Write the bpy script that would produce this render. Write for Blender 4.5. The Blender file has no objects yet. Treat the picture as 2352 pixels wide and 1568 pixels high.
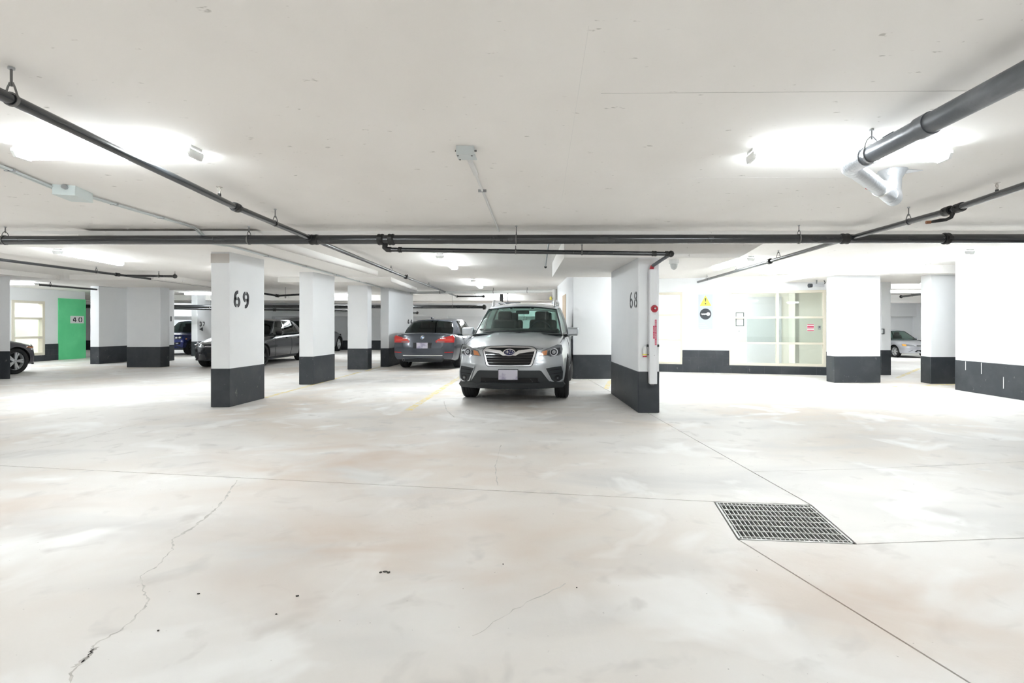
import bpy, bmesh, math, random
import numpy as np
from mathutils import Vector, Matrix

random.seed(7)
S = bpy.context.scene
COL = S.collection

# ---------------------------------------------------------------- camera, world, exposure
CAM_H, FPX, PX, PY = 1.24, 1200.0, 1265.0, 746.0
cam_data = bpy.data.cameras.new('camera')
cam = bpy.data.objects.new('camera', cam_data)
COL.objects.link(cam)
cam.location = (0, 0, CAM_H)
cam.rotation_euler = (math.pi / 2, 0, 0)
cam_data.sensor_fit = 'HORIZONTAL'
cam_data.sensor_width = 36.0
cam_data.lens = FPX / 2352 * 36.0
cam_data.shift_x = (1176 - PX) / 2352
cam_data.shift_y = (PY - 784) / 2352
cam_data.clip_start = 0.05
cam_data.clip_end = 200
S.camera = cam

world = bpy.data.worlds.new('world')
S.world = world
world.use_nodes = True
world.node_tree.nodes['Background'].inputs[0].default_value = (0.9, 0.95, 1.0, 1)
world.node_tree.nodes['Background'].inputs[1].default_value = 0.3

S.view_settings.view_transform = 'Standard'
S.view_settings.look = 'None'
S.view_settings.gamma = 1.0
S.view_settings.use_curve_mapping = False
S.view_settings.exposure = 2.42
S.cycles.max_bounces = 10
S.cycles.diffuse_bounces = 5
S.cycles.glossy_bounces = 3
S.cycles.transparent_max_bounces = 20
S.cycles.caustics_reflective = False
S.cycles.caustics_refractive = False
S.cycles.adaptive_threshold = 0.05
LAMP = 11.0           # luminance of the fluorescent diffusers


# ---------------------------------------------------------------- photograph -> place helpers
def at(x, y, Y):                       # pixel + depth -> point
    return Vector(((x - PX) / FPX * Y, Y, CAM_H + (PY - y) / FPX * Y))


def ah(x, y, h):                       # pixel + height -> point
    Y = (h - CAM_H) * FPX / (PY - y)
    return Vector(((x - PX) / FPX * Y, Y, h))


def fl(x, y, z=0.0):                   # pixel on the floor
    p = ah(x, y, 0.0)
    return Vector((p.x, p.y, z))


# ---------------------------------------------------------------- materials
MATS = {}


def mat(name, col, rough=0.5, metal=0.0, coat=0.0, noise=None, bump=None, emit=0.0, spec=0.5, noise2=None):
    if name in MATS:
        return MATS[name]
    m = bpy.data.materials.new(name)
    m.use_nodes = True
    nt = m.node_tree
    b = nt.nodes['Principled BSDF']
    b.inputs['Base Color'].default_value = (*col, 1)
    b.inputs['Roughness'].default_value = rough
    b.inputs['Metallic'].default_value = metal
    b.inputs['Coat Weight'].default_value = coat
    b.inputs['Coat Roughness'].default_value = 0.05
    b.inputs['Specular IOR Level'].default_value = spec
    if emit:
        b.inputs['Emission Color'].default_value = (*col, 1)
        b.inputs['Emission Strength'].default_value = emit
    geo = None
    if noise or bump:
        geo = nt.nodes.new('ShaderNodeNewGeometry')
    last = None
    for spec_ in (noise, noise2):
        if not spec_:
            continue
        scale, col2, lo, hi = spec_[:4]
        stretch = spec_[4] if len(spec_) > 4 else (1, 1, 1)
        mp = nt.nodes.new('ShaderNodeMapping')
        mp.inputs['Scale'].default_value = stretch
        nt.links.new(geo.outputs['Position'], mp.inputs['Vector'])
        n = nt.nodes.new('ShaderNodeTexNoise')
        n.inputs['Scale'].default_value = scale
        n.inputs['Detail'].default_value = 3
        n.inputs['Roughness'].default_value = 0.6
        nt.links.new(mp.outputs['Vector'], n.inputs['Vector'])
        r = nt.nodes.new('ShaderNodeMapRange')
        r.inputs['From Min'].default_value = lo
        r.inputs['From Max'].default_value = hi
        nt.links.new(n.outputs['Fac'], r.inputs['Value'])
        mx = nt.nodes.new('ShaderNodeMix')
        mx.data_type = 'RGBA'
        nt.links.new(r.outputs['Result'], mx.inputs['Factor'])
        if last is None:
            mx.inputs['A'].default_value = (*col, 1)
        else:
            nt.links.new(last, mx.inputs['A'])
        mx.inputs['B'].default_value = (*col2, 1)
        last = mx.outputs['Result']
    if last is not None:
        nt.links.new(last, b.inputs['Base Color'])
    if bump:
        n = nt.nodes.new('ShaderNodeTexNoise')
        n.inputs['Scale'].default_value = bump[0]
        n.inputs['Detail'].default_value = 2
        nt.links.new(geo.outputs['Position'], n.inputs['Vector'])
        bp = nt.nodes.new('ShaderNodeBump')
        bp.inputs['Strength'].default_value = bump[1]
        bp.inputs['Distance'].default_value = 0.01
        nt.links.new(n.outputs['Fac'], bp.inputs['Height'])
        nt.links.new(bp.outputs['Normal'], b.inputs['Normal'])
    MATS[name] = m
    return m


def glass_mat(name, tint, gloss=1.5):
    m = bpy.data.materials.new(name)
    m.use_nodes = True
    nt = m.node_tree
    nt.nodes.remove(nt.nodes['Principled BSDF'])
    out = nt.nodes['Material Output']
    tr = nt.nodes.new('ShaderNodeBsdfTransparent')
    tr.inputs[0].default_value = (*tint, 1)
    gl = nt.nodes.new('ShaderNodeBsdfGlossy')
    gl.inputs['Roughness'].default_value = 0.02
    lw = nt.nodes.new('ShaderNodeLayerWeight')
    lw.inputs['Blend'].default_value = 0.5
    pw = nt.nodes.new('ShaderNodeMath')
    pw.operation = 'POWER'
    nt.links.new(lw.outputs['Facing'], pw.inputs[0])
    pw.inputs[1].default_value = 4.0
    fr = nt.nodes.new('ShaderNodeMath')
    fr.operation = 'MULTIPLY_ADD'
    nt.links.new(pw.outputs[0], fr.inputs[0])
    fr.inputs[1].default_value = 0.55
    fr.inputs[2].default_value = (gloss - 1) * 0.07
    mx = nt.nodes.new('ShaderNodeMixShader')
    nt.links.new(fr.outputs[0], mx.inputs[0])
    nt.links.new(tr.outputs[0], mx.inputs[1])
    nt.links.new(gl.outputs[0], mx.inputs[2])
    nt.links.new(mx.outputs[0], out.inputs[0])
    MATS[name] = m
    return m


def worn_paint(name, col, under, cover):
    """road paint worn through to the concrete in a noise pattern"""
    m = mat(name, col, 0.7, noise=(9.0, under, cover, cover + 0.12))
    return m


def floor_mat():
    m = bpy.data.materials.new('concrete_floor')
    m.use_nodes = True
    nt = m.node_tree
    b = nt.nodes['Principled BSDF']
    b.inputs['Roughness'].default_value = 0.55
    b.inputs['Specular IOR Level'].default_value = 0.35
    geo = nt.nodes.new('ShaderNodeNewGeometry')

    def noise(scale, detail, lo, hi, stretch=(1, 1, 1), dist=0.0, offs=(0, 0, 0)):
        mp = nt.nodes.new('ShaderNodeMapping')
        mp.inputs['Scale'].default_value = stretch
        mp.inputs['Location'].default_value = offs
        nt.links.new(geo.outputs['Position'], mp.inputs['Vector'])
        n = nt.nodes.new('ShaderNodeTexNoise')
        n.inputs['Scale'].default_value = scale
        n.inputs['Detail'].default_value = min(detail, 3.5)
        n.inputs['Distortion'].default_value = dist
        nt.links.new(mp.outputs['Vector'], n.inputs['Vector'])
        r = nt.nodes.new('ShaderNodeMapRange')
        r.inputs['From Min'].default_value = lo
        r.inputs['From Max'].default_value = hi
        nt.links.new(n.outputs['Fac'], r.inputs['Value'])
        return r.outputs['Result']

    def mix(a, c, f):
        mx = nt.nodes.new('ShaderNodeMix')
        mx.data_type = 'RGBA'
        if isinstance(a, tuple):
            mx.inputs['A'].default_value = (*a, 1)
        else:
            nt.links.new(a, mx.inputs['A'])
        mx.inputs['B'].default_value = (*c, 1)
        nt.links.new(f, mx.inputs['Factor'])
        return mx.outputs['Result']
    c = mix((0.80, 0.775, 0.745), (0.68, 0.595, 0.515), noise(0.42, 5, 0.46, 0.70, dist=0.6))
    c = mix(c, (0.655, 0.64, 0.625), noise(0.5, 5, 0.50, 0.74, (1, 2.2, 1), 0.6, (13, 4, 0)))
    c = mix(c, (0.88, 0.87, 0.85), noise(1.3, 7, 0.56, 0.68, (1, 1, 1), 0.8, (3, 9, 0)))
    c = mix(c, (0.60, 0.575, 0.55), noise(4.0, 8, 0.58, 0.80, (1, 1, 1), 0.5, (7, 1, 0)))
    c = mix(c, (0.36, 0.34, 0.32), noise(38.0, 2, 0.74, 0.80))
    # rusty tyre-worn stains with a shape of their own
    for (sx_, sy_, rx_, ry_, off_) in ((-1.7, 4.7, 2.4, 1.5, 0), (-1.0, 2.9, 2.0, 1.0, 5), (1.6, 2.4, 1.3, .8, 9), (-4.2, 3.4, 1.6, .9, 2)):
        mp = nt.nodes.new('ShaderNodeMapping')
        mp.vector_type = 'POINT'
        mp.inputs['Location'].default_value = (-sx_ / rx_, -sy_ / ry_, 0)
        mp.inputs['Scale'].default_value = (1 / rx_, 1 / ry_, 1)
        nt.links.new(geo.outputs['Position'], mp.inputs['Vector'])
        g = nt.nodes.new('ShaderNodeTexGradient')
        g.gradient_type = 'SPHERICAL'
        nt.links.new(mp.outputs['Vector'], g.inputs['Vector'])
        ml = nt.nodes.new('ShaderNodeMath')
        ml.operation = 'MULTIPLY'
        nt.links.new(g.outputs['Fac'], ml.inputs[0])
        nt.links.new(noise(1.1, 6, 0.36, 0.62, (1, 1.5, 1), 0.7, (off_, off_, 0)), ml.inputs[1])
        c = mix(c, (0.655, 0.545, 0.465), ml.outputs[0])
    nt.links.new(c, b.inputs['Base Color'])
    n = nt.nodes.new('ShaderNodeTexNoise')
    n.inputs['Scale'].default_value = 30
    n.inputs['Detail'].default_value = 2
    nt.links.new(geo.outputs['Position'], n.inputs['Vector'])
    bp = nt.nodes.new('ShaderNodeBump')
    bp.inputs['Strength'].default_value = 0.08
    bp.inputs['Distance'].default_value = 0.01
    nt.links.new(n.outputs['Fac'], bp.inputs['Height'])
    nt.links.new(bp.outputs['Normal'], b.inputs['Normal'])
    return m


M_FLOOR = floor_mat()
M_CEIL = mat('ceiling_paint', (0.89, 0.868, 0.84), 0.85, noise=(0.8, (0.85, 0.822, 0.79), 0.45, 0.75, (1, 0.6, 1)),
             noise2=(9.0, (0.60, 0.58, 0.55), 0.69, 0.74, (1, 2, 1)), bump=(12, 0.12), spec=0.2)
M_WHITE = mat('white_wall_paint', (0.86, 0.87, 0.88), 0.6, noise=(1.1, (0.82, 0.835, 0.85), 0.5, 0.8), bump=(25, 0.06), spec=0.3)
M_BLACK = mat('black_base_paint', (0.033, 0.039, 0.046), 0.5, noise=(2.3, (0.055, 0.060, 0.066), 0.45, 0.7),
              noise2=(11.0, (0.20, 0.20, 0.20), 0.66, 0.78), bump=(40, 0.1))
M_GREEN = mat('green_wall_paint', (0.14, 0.72, 0.32), 0.5, noise=(1.5, (0.18, 0.80, 0.38), 0.4, 0.7))
M_CREAM = mat('cream_frame_paint', (0.74, 0.69, 0.58), 0.45)
M_CREAMWALL = mat('cream_room_paint', (0.86, 0.84, 0.78), 0.7)
M_FIX = mat('fixture_white_metal', (0.80, 0.81, 0.80), 0.4)
M_LAMP = mat('fluorescent_diffuser', (0.90, 0.965, 1.0), 0.4, emit=LAMP)
M_PIPE = mat('black_sprinkler_pipe', (0.018, 0.020, 0.023), 0.2, metal=0.0, noise=(3.5, (0.035, 0.037, 0.04), 0.5, 0.8), spec=0.9)
M_FIT = mat('black_pipe_fitting', (0.030, 0.029, 0.028), 0.45, metal=0.3, bump=(90, 0.15))
M_STEEL = mat('zinc_steel', (0.42, 0.43, 0.44), 0.4, metal=0.8)
M_HANG = mat('hanger_steel', (0.18, 0.175, 0.17), 0.45, metal=0.7)
M_BRASS = mat('sprinkler_brass', (0.45, 0.42, 0.38), 0.35, metal=0.8)
M_EMT = mat('painted_conduit', (0.62, 0.66, 0.66), 0.4, metal=0.3)
M_CONDW = mat('white_conduit', (0.72, 0.72, 0.70), 0.5)
M_BOX = mat('junction_box_paint', (0.62, 0.68, 0.67), 0.45)
M_ABS = mat('grey_drain_pipe', (0.12, 0.13, 0.145), 0.35, noise=(7, (0.2, 0.21, 0.23), 0.52, 0.72, (1, 0.35, 1)), bump=(50, 0.1))
M_FOIL = mat('foil_wrap', (0.60, 0.62, 0.65), 0.3, metal=0.75, bump=(35, 0.5))
M_YEL = worn_paint('worn_yellow_line', (0.78, 0.64, 0.26), (0.74, 0.70, 0.64), 0.44)
M_STENCIL = mat('black_stencil_paint', (0.045, 0.045, 0.05), 0.6, noise=(12, (0.08, 0.08, 0.09), 0.5, 0.7))
M_JOINT = mat('dark_joint', (0.13, 0.12, 0.11), 0.9)
M_CRACK = mat('crack_grey', (0.50, 0.475, 0.445), 0.95, noise=(14, (0.66, 0.63, 0.59), 0.42, 0.58))  # mottled grey-brown tone of the floor cracks and fine joints
M_PIT = mat('drain_pit_concrete', (0.10, 0.11, 0.12), 0.8, noise=(6, (0.2, 0.2, 0.2), 0.4, 0.7))
M_GALV = mat('galvanised_grate', (0.62, 0.62, 0.60), 0.45, metal=0.55)
M_RED = mat('red_plastic', (0.50, 0.03, 0.05), 0.4)
M_REDPRINT = mat('red_label_print', (0.62, 0.06, 0.14), 0.5)
M_PAPER = mat('white_sign_face', (0.85, 0.85, 0.84), 0.5)
M_SIGN = mat('grey_sign_panel', (0.56, 0.60, 0.65), 0.5)
M_SYEL = mat('warning_yellow', (0.85, 0.74, 0.12), 0.5)
M_SBLK = mat('sign_black', (0.05, 0.055, 0.065), 0.5)
M_TAN = mat('tan_door_paint', (0.60, 0.46, 0.32), 0.6)
M_DOOR = mat('grey_white_door', (0.66, 0.67, 0.70), 0.5)
M_DUST = mat('dark_debris', (0.06, 0.055, 0.045), 0.9)

SILVER = mat('silver_car_paint', (0.50, 0.525, 0.55), 0.28, metal=0.55, coat=0.8)
GREYP = mat('slate_grey_car_paint', (0.075, 0.084, 0.102), 0.25, metal=0.3, coat=0.4)
DARKP = mat('charcoal_car_paint', (0.028, 0.030, 0.036), 0.24, metal=0.25, coat=0.4)
PLUMP = mat('grey_plum_car_paint', (0.075, 0.072, 0.085), 0.3, metal=0.4, coat=0.8)
BLUEP = mat('deep_blue_car_paint', (0.012, 0.022, 0.16), 0.25, metal=0.35, coat=0.9)
COUPEP = mat('light_silver_car_paint', (0.55, 0.56, 0.60), 0.3, metal=0.5, coat=0.8)
TYRE = mat('tyre_rubber', (0.016, 0.016, 0.017), 0.8, bump=(70, 0.2))
RIM = mat('alloy_rim', (0.72, 0.73, 0.74), 0.3, metal=0.45)
RIMD = mat('dark_alloy_rim', (0.10, 0.10, 0.105), 0.35, metal=0.8)
PLAST = mat('black_trim_plastic', (0.022, 0.026, 0.029), 0.5)
PLASTG = mat('gloss_black_trim', (0.010, 0.010, 0.012), 0.15, coat=0.5)
VOID = mat('dark_recess', (0.005, 0.005, 0.006), 0.8)  # near-black colour in place of shade inside grilles, intakes and wells
CHROME = mat('satin_chrome', (0.72, 0.73, 0.75), 0.18, metal=0.95)
LENS = mat('headlamp_lens', (0.30, 0.315, 0.33), 0.12, metal=0.5, coat=0.8)
LENSD = mat('headlamp_dark_bowl', (0.05, 0.053, 0.06), 0.15, metal=0.4, coat=0.6)
AMBER = mat('amber_lens', (0.62, 0.22, 0.07), 0.2, coat=1.0)
TAILR = mat('red_tail_lens', (0.55, 0.020, 0.020), 0.15, coat=1.0, emit=0.0)
PLATE = mat('licence_plate_face', (0.60, 0.58, 0.66), 0.4, noise=(7, (0.36, 0.33, 0.46), 0.45, 0.6))
NAVY = mat('emblem_navy', (0.012, 0.014, 0.07), 0.2, coat=1.0)
SKYB = mat('emblem_blue', (0.02, 0.16, 0.50), 0.2, coat=1.0)
INTER = mat('car_interior', (0.028, 0.030, 0.031), 0.8)
SEATM = mat('seat_fabric', (0.020, 0.022, 0.022), 0.9)
GLASS = glass_mat('car_glass_clear', (0.70, 0.80, 0.77))
GLASST = glass_mat('car_glass_tinted', (0.42, 0.48, 0.47), 1.6)
PANE = glass_mat('window_pane', (0.93, 0.95, 0.94), 1.35)


# ---------------------------------------------------------------- mesh helpers
def mk(name, verts, faces, m, parent=None, smooth=None, mats=None, midx=None):
    me = bpy.data.meshes.new(name)
    me.from_pydata([tuple(v) for v in verts], [], faces)
    for mm in (mats or [m]):
        me.materials.append(mm)
    if midx is not None:
        me.polygons.foreach_set('material_index', midx)
    bm = bmesh.new()
    bm.from_mesh(me)
    bmesh.ops.recalc_face_normals(bm, faces=bm.faces)
    bm.to_mesh(me)
    bm.free()
    if smooth is not None:
        me.polygons.foreach_set('use_smooth', [True] * len(me.polygons))
        me.set_sharp_from_angle(angle=math.radians(smooth))
    o = bpy.data.objects.new(name, me)
    COL.objects.link(o)
    if parent is not None:
        o.parent = parent
    return o


def tag(o, label=None, cat=None, group=None, kind=None):
    if label:
        o['label'] = label
    if cat:
        o['category'] = cat
    if group:
        o['group'] = group
    if kind:
        o['kind'] = kind
    return o


def empty(name, loc=(0, 0, 0), rz=0.0):
    o = bpy.data.objects.new(name, None)
    o.empty_display_size = 0.1
    COL.objects.link(o)
    o.location = loc
    o.rotation_euler = (0, 0, rz)
    return o


def frame(d):
    d = Vector(d).normalized()
    up = Vector((0, 0, 1)) if abs(d.z) < 0.95 else Vector((1, 0, 0))
    a = d.cross(up).normalized()
    return a, a.cross(d).normalized()


class MB:
    def __init__(self):
        self.v, self.f = [], []

    def add(self, vs, fs):
        n = len(self.v)
        self.v += [Vector(p) for p in vs]
        self.f += [tuple(i + n for i in f) for f in fs]
        return self

    def box(self, c, s, rz=0.0, tilt=None):
        hx, hy, hz = s[0] / 2, s[1] / 2, s[2] / 2
        R = Matrix.Rotation(rz, 3, 'Z')
        if tilt is not None:
            R = R @ tilt
        vs = [Vector(c) + R @ Vector((x, y, z)) for z in (-hz, hz) for x, y in ((-hx, -hy), (hx, -hy), (hx, hy), (-hx, hy))]
        return self.add(vs, [(0, 3, 2, 1), (4, 5, 6, 7), (0, 1, 5, 4), (1, 2, 6, 5), (2, 3, 7, 6), (3, 0, 4, 7)])

    def prism(self, poly, z0, z1):
        n = len(poly)
        vs = [(p[0], p[1], z0) for p in poly] + [(p[0], p[1], z1) for p in poly]
        fs = [tuple(range(n - 1, -1, -1)), tuple(range(n, 2 * n))]
        fs += [(i, (i + 1) % n, n + (i + 1) % n, n + i) for i in range(n)]
        return self.add(vs, fs)

    def cyl(self, p0, p1, r0, r1=None, n=16, caps=True):
        r1 = r0 if r1 is None else r1
        p0, p1 = Vector(p0), Vector(p1)
        a, b = frame(p1 - p0)
        vs = []
        for p, r in ((p0, r0), (p1, r1)):
            vs += [p + (a * math.cos(t) + b * math.sin(t)) * r for t in (2 * math.pi * i / n for i in range(n))]
        fs = [(i, (i + 1) % n, n + (i + 1) % n, n + i) for i in range(n)]
        if caps:
            fs += [tuple(range(n - 1, -1, -1)), tuple(range(n, 2 * n))]
        return self.add(vs, fs)

    def tube(self, pts, r, n=12, caps=True):
        pts = [Vector(p) for p in pts]
        rs = r if isinstance(r, (list, tuple)) else [r] * len(pts)
        vs, prev = [], None
        for i, p in enumerate(pts):
            d = (pts[min(i + 1, len(pts) - 1)] - pts[max(i - 1, 0)]).normalized()
            if prev is None:
                a, b = frame(d)
            else:
                a = (prev - d * prev.dot(d)).normalized()
                b = a.cross(d).normalized()
            prev = a
            vs += [p + (a * math.cos(t) + b * math.sin(t)) * rs[i] for t in (2 * math.pi * k / n for k in range(n))]
        fs = []
        for i in range(len(pts) - 1):
            fs += [(i * n + k, i * n + (k + 1) % n, (i + 1) * n + (k + 1) % n, (i + 1) * n + k) for k in range(n)]
        if caps:
            m = (len(pts) - 1) * n
            fs += [tuple(range(n - 1, -1, -1)), tuple(range(m, m + n))]
        return self.add(vs, fs)

    def lathe(self, prof, c, axis, n=32):
        """prof: list of (along, radius), closed at the ends when the radius is 0"""
        c, d = Vector(c), Vector(axis).normalized()
        a, b = frame(d)
        vs = []
        for al, r in prof:
            vs += [c + d * al + (a * math.cos(t) + b * math.sin(t)) * r for t in (2 * math.pi * k / n for k in range(n))]
        fs = []
        for i in range(len(prof) - 1):
            fs += [(i * n + k, i * n + (k + 1) % n, (i + 1) * n + (k + 1) % n, (i + 1) * n + k) for k in range(n)]
        return self.add(vs, fs)

    def grid(self, G, off):
        """closed slab from a grid of points and a thickness offset (vector or grid of vectors)"""
        nr, nc = len(G), len(G[0])
        top = [Vector(p) for row in G for p in row]
        bot = [p + Vector(off) for p in top]
        N = nr * nc
        fs = []
        for i in range(nr - 1):
            for j in range(nc - 1):
                q = (i * nc + j, i * nc + j + 1, (i + 1) * nc + j + 1, (i + 1) * nc + j)
                fs.append(q)
                fs.append(tuple(N + k for k in reversed(q)))
        ring = [j for j in range(nc)] + [i * nc + nc - 1 for i in range(1, nr)] + \
               [(nr - 1) * nc + j for j in range(nc - 2, -1, -1)] + [i * nc for i in range(nr - 2, 0, -1)]
        for k in range(len(ring)):
            a, b2 = ring[k], ring[(k + 1) % len(ring)]
            fs.append((b2, a, N + a, N + b2))
        return self.add(top + bot, fs)

    def build(self, name, m, parent=None, smooth=None):
        return mk(name, self.v, self.f, m, parent, smooth)


def bevel_mesh(o, w, seg=2):
    bm = bmesh.new()
    bm.from_mesh(o.data)
    bmesh.ops.bevel(bm, geom=bm.edges[:], offset=w, segments=seg, affect='EDGES', profile=0.5)
    bm.to_mesh(o.data)
    bm.free()


# stencil digits as strokes in a 1 x 1.6 cell
def arc(cx, cy, rx, ry, a0, a1, n=10):
    return [(cx + rx * math.cos(math.radians(a0 + (a1 - a0) * i / n)), cy + ry * math.sin(math.radians(a0 + (a1 - a0) * i / n))) for i in range(n + 1)]


DIG = {
    '6': [arc(.62, .92, .48, .62, 82, 170) + arc(.5, .5, .40, .42, 180, 258), arc(.5, .5, .40, .42, -78, 78), arc(.5, .5, .40, .42, 102, 150)],
    '9': [[(1 - x, 1.6 - y) for x, y in arc(.62, .92, .48, .62, 82, 170) + arc(.5, .5, .40, .42, 180, 258)],
          arc(.5, 1.1, .40, .42, 102, 258), arc(.5, 1.1, .40, .42, -78, -30)],
    '8': [arc(.5, 1.18, .34, .34, -70, 70), arc(.5, 1.18, .34, .34, 110, 250), arc(.5, .44, .40, .38, -72, 72), arc(.5, .44, .40, .38, 108, 252)],
    '4': [[(.62, 1.5), (.10, .62)], [(.10, .50), (.60, .50)], [(.72, 1.5), (.72, .08)], [(.80, .50), (.98, .50)]],
    '0': [arc(.5, .8, .40, .72, -76, 76), arc(.5, .8, .40, .72, 104, 256)],
    '3': [arc(.45, 1.16, .38, .36, 150, -80), arc(.45, .46, .42, .40, 80, -150)],
    '7': [[(.08, 1.48), (.92, 1.48)], [(.86, 1.36), (.40, .06)]],
    '1': [[(.5, 1.5), (.5, .06)]],
}


def strokes(mb, lines, org, ux, uz, sc, w, nrm, th=0.004):
    org, ux, uz, nrm = Vector(org), Vector(ux), Vector(uz), Vector(nrm)
    for ln in lines:
        P = [Vector((x * sc, z * sc)) for x, z in ln]
        G = [[], []]
        for i, p in enumerate(P):
            d = (P[min(i + 1, len(P) - 1)] - P[max(i - 1, 0)]).normalized()
            s = Vector((-d.y, d.x)) * w / 2
            for k, q in ((0, p + s), (1, p - s)):
                G[k].append(org + ux * q.x + uz * q.y + nrm * th)
        mb.grid(G, -nrm * (th + 0.001))


def number(text, org, ux, nrm, height, width, w, parent, m=None, gap=0.12):
    """org = lower-left corner on the wall, ux reading direction (unit), width = total width"""
    n = len(text)
    sc = height / 1.6
    cell = (width - gap * (n - 1)) / n
    for i, ch in enumerate(text):
        mb = MB()
        k = cell / sc
        lines = [[(x * k, z) for x, z in ln] for ln in DIG[ch]]
        strokes(mb, lines, Vector(org) + Vector(ux) * i * (cell + gap), ux, (0, 0, 1), sc, w, nrm)
        mb.build('stencil_digit', m or M_STENCIL, parent)


# ---------------------------------------------------------------- structure: floor with joints and drain
XL, XR, YN, YF = -27.0, 18.0, -7.0, 27.5
G1, G2, G3, G4 = fl(1628, 1151), fl(1843, 1158), fl(1981, 1250), fl(1720, 1240)     # far left, far right, near right, near left
# square the drain up
gc = (G1 + G2 + G3 + G4) / 4
gdir = ((G2 - G1) + (G3 - G4)).normalized()
gn = Vector((-gdir.y, gdir.x, 0))
GS = 0.325
D1, D2, D3, D4 = gc - gdir * GS + gn * GS, gc + gdir * GS + gn * GS, gc + gdir * GS - gn * GS, gc - gdir * GS - gn * GS


def ray_to(p, q, axis, val):
    d = q - p
    t = (val - p[axis]) / d[axis]
    return p + d * t


EL = ray_to(D1, fl(0, 1069), 0, XL)
EF = ray_to(D2, fl(1497, 953), 1, YF)
ER = ray_to(D3, fl(2352, 1235), 0, XR)
EN = ray_to(D4, fl(2228, 1568), 1, YN)
floor = empty('floor')
tag(floor, 'pale stained concrete garage floor cut by thin joints', 'floor', kind='structure')
C00, C01, C11, C10 = Vector((XL, YN, 0)), Vector((XL, YF, 0)), Vector((XR, YF, 0)), Vector((XR, YN, 0))
gap = 0.0048


def inset(poly, d):
    """shrink polygon (ccw or cw) by d"""
    n = len(poly)
    area = sum(poly[i].x * poly[(i + 1) % n].y - poly[(i + 1) % n].x * poly[i].y for i in range(n))
    s = 1 if area > 0 else -1
    out = []
    for i in range(n):
        a, b, c = poly[i - 1], poly[i], poly[(i + 1) % n]
        e1, e2 = (b - a).normalized(), (c - b).normalized()
        n1, n2 = Vector((-e1.y, e1.x, 0)) * s, Vector((-e2.y, e2.x, 0)) * s
        bis = (n1 + n2)
        k = bis.dot(n1)
        out.append(b + bis * (d / k) if abs(k) > 0.2 else b + n1 * d)
    return out


for poly in ([D1, D2, EF, C01, EL], [D2, D3, ER, C11, EF], [D3, D4, EN, C10, ER], [D4, D1, EL, C00, EN]):
    MB().prism([(p.x, p.y) for p in inset(poly, gap)], -0.06, 0.0).build('floor_slab', M_FLOOR, floor)
bed = MB()
hole = [D1, D2, D3, D4]
big = [C01, C11, C10, C00]
for i in range(4):
    j = (i + 1) % 4
    bed.prism([(p.x, p.y) for p in (hole[i], hole[j], big[j], big[i])], -0.12, -0.02)
bed.build('joint_bed', M_JOINT, floor)
pit = MB()
o = 0.03
PW = [gc + gdir * (a * (GS + o)) + gn * (b * (GS + o)) for a, b in ((-1, 1), (1, 1), (1, -1), (-1, -1))]
for i in range(4):
    a, b = PW[i], PW[(i + 1) % 4]
    ai, bi = gc + (a - gc) * 0.955, gc + (b - gc) * 0.955
    pit.prism([(p.x, p.y) for p in (a, b, bi, ai)], -0.5, -0.061)
pit.prism([(p.x, p.y) for p in PW], -0.52, -0.5)
pit.build('drain_pit', M_PIT, floor)


def ribbon(path, w, z, name, m, parent, jag=0.0, wv=0.0, seg=1):
    pts = []
    for i in range(len(path) - 1):
        for k in range(seg):
            t = k / seg
            pts.append(path[i].lerp(path[i + 1], t))
    pts.append(path[-1])
    G = [[], []]
    for i, p in enumerate(pts):
        d = (pts[min(i + 1, len(pts) - 1)] - pts[max(i - 1, 0)]).normalized()
        s = Vector((-d.y, d.x, 0))
        c = p + s * random.uniform(-jag, jag)
        ww = w * (1 + random.uniform(-wv, wv))
        G[0].append(Vector((c.x, c.y, z)) + s * ww / 2)
        G[1].append(Vector((c.x, c.y, z)) - s * ww / 2)
    return MB().grid(G, (0, 0, -0.0012 if z < 1 else 0.0012)).build(name, m, parent)


def crack(px, w, jag=0.006, seg=8, m=None):
    ribbon([fl(x, y) for x, y in px], w, 0.0006, 'floor_crack', m or M_CRACK, floor, jag, 0.8, seg)


crack([(545, 1103), (520, 1140), (500, 1165), (470, 1190), (440, 1213), (398, 1238)], 0.014)
crack([(398, 1238), (396, 1262), (360, 1300), (325, 1322), (330, 1355), (342, 1380), (322, 1405), (280, 1445), (215, 1480), (205, 1505), (165, 1545), (160, 1580)], 0.006)
crack([(222, 1486), (200, 1508), (168, 1532)], 0.011)
crack([(1142, 1115), (1138, 1070), (1150, 1022)], 0.005)
crack([(1020, 922), (1026, 942), (1044, 958)], 0.01)
crack([(1085, 1460), (1180, 1400), (1300, 1340)], 0.004, 0.01)
for ln in ([(0, 1045), (160, 1015), (300, 977), (440, 947)], [(610, 924), (840, 918), (1062, 914)], [(0, 890), (160, 896), (474, 917)],
           [(1310, 919), (1395, 917)], [(1725, 1083), (2000, 1076), (2352, 1060)], [(0, 917), (470, 862)]):
    crack(ln, 0.005, 0.0015, 6)
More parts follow.
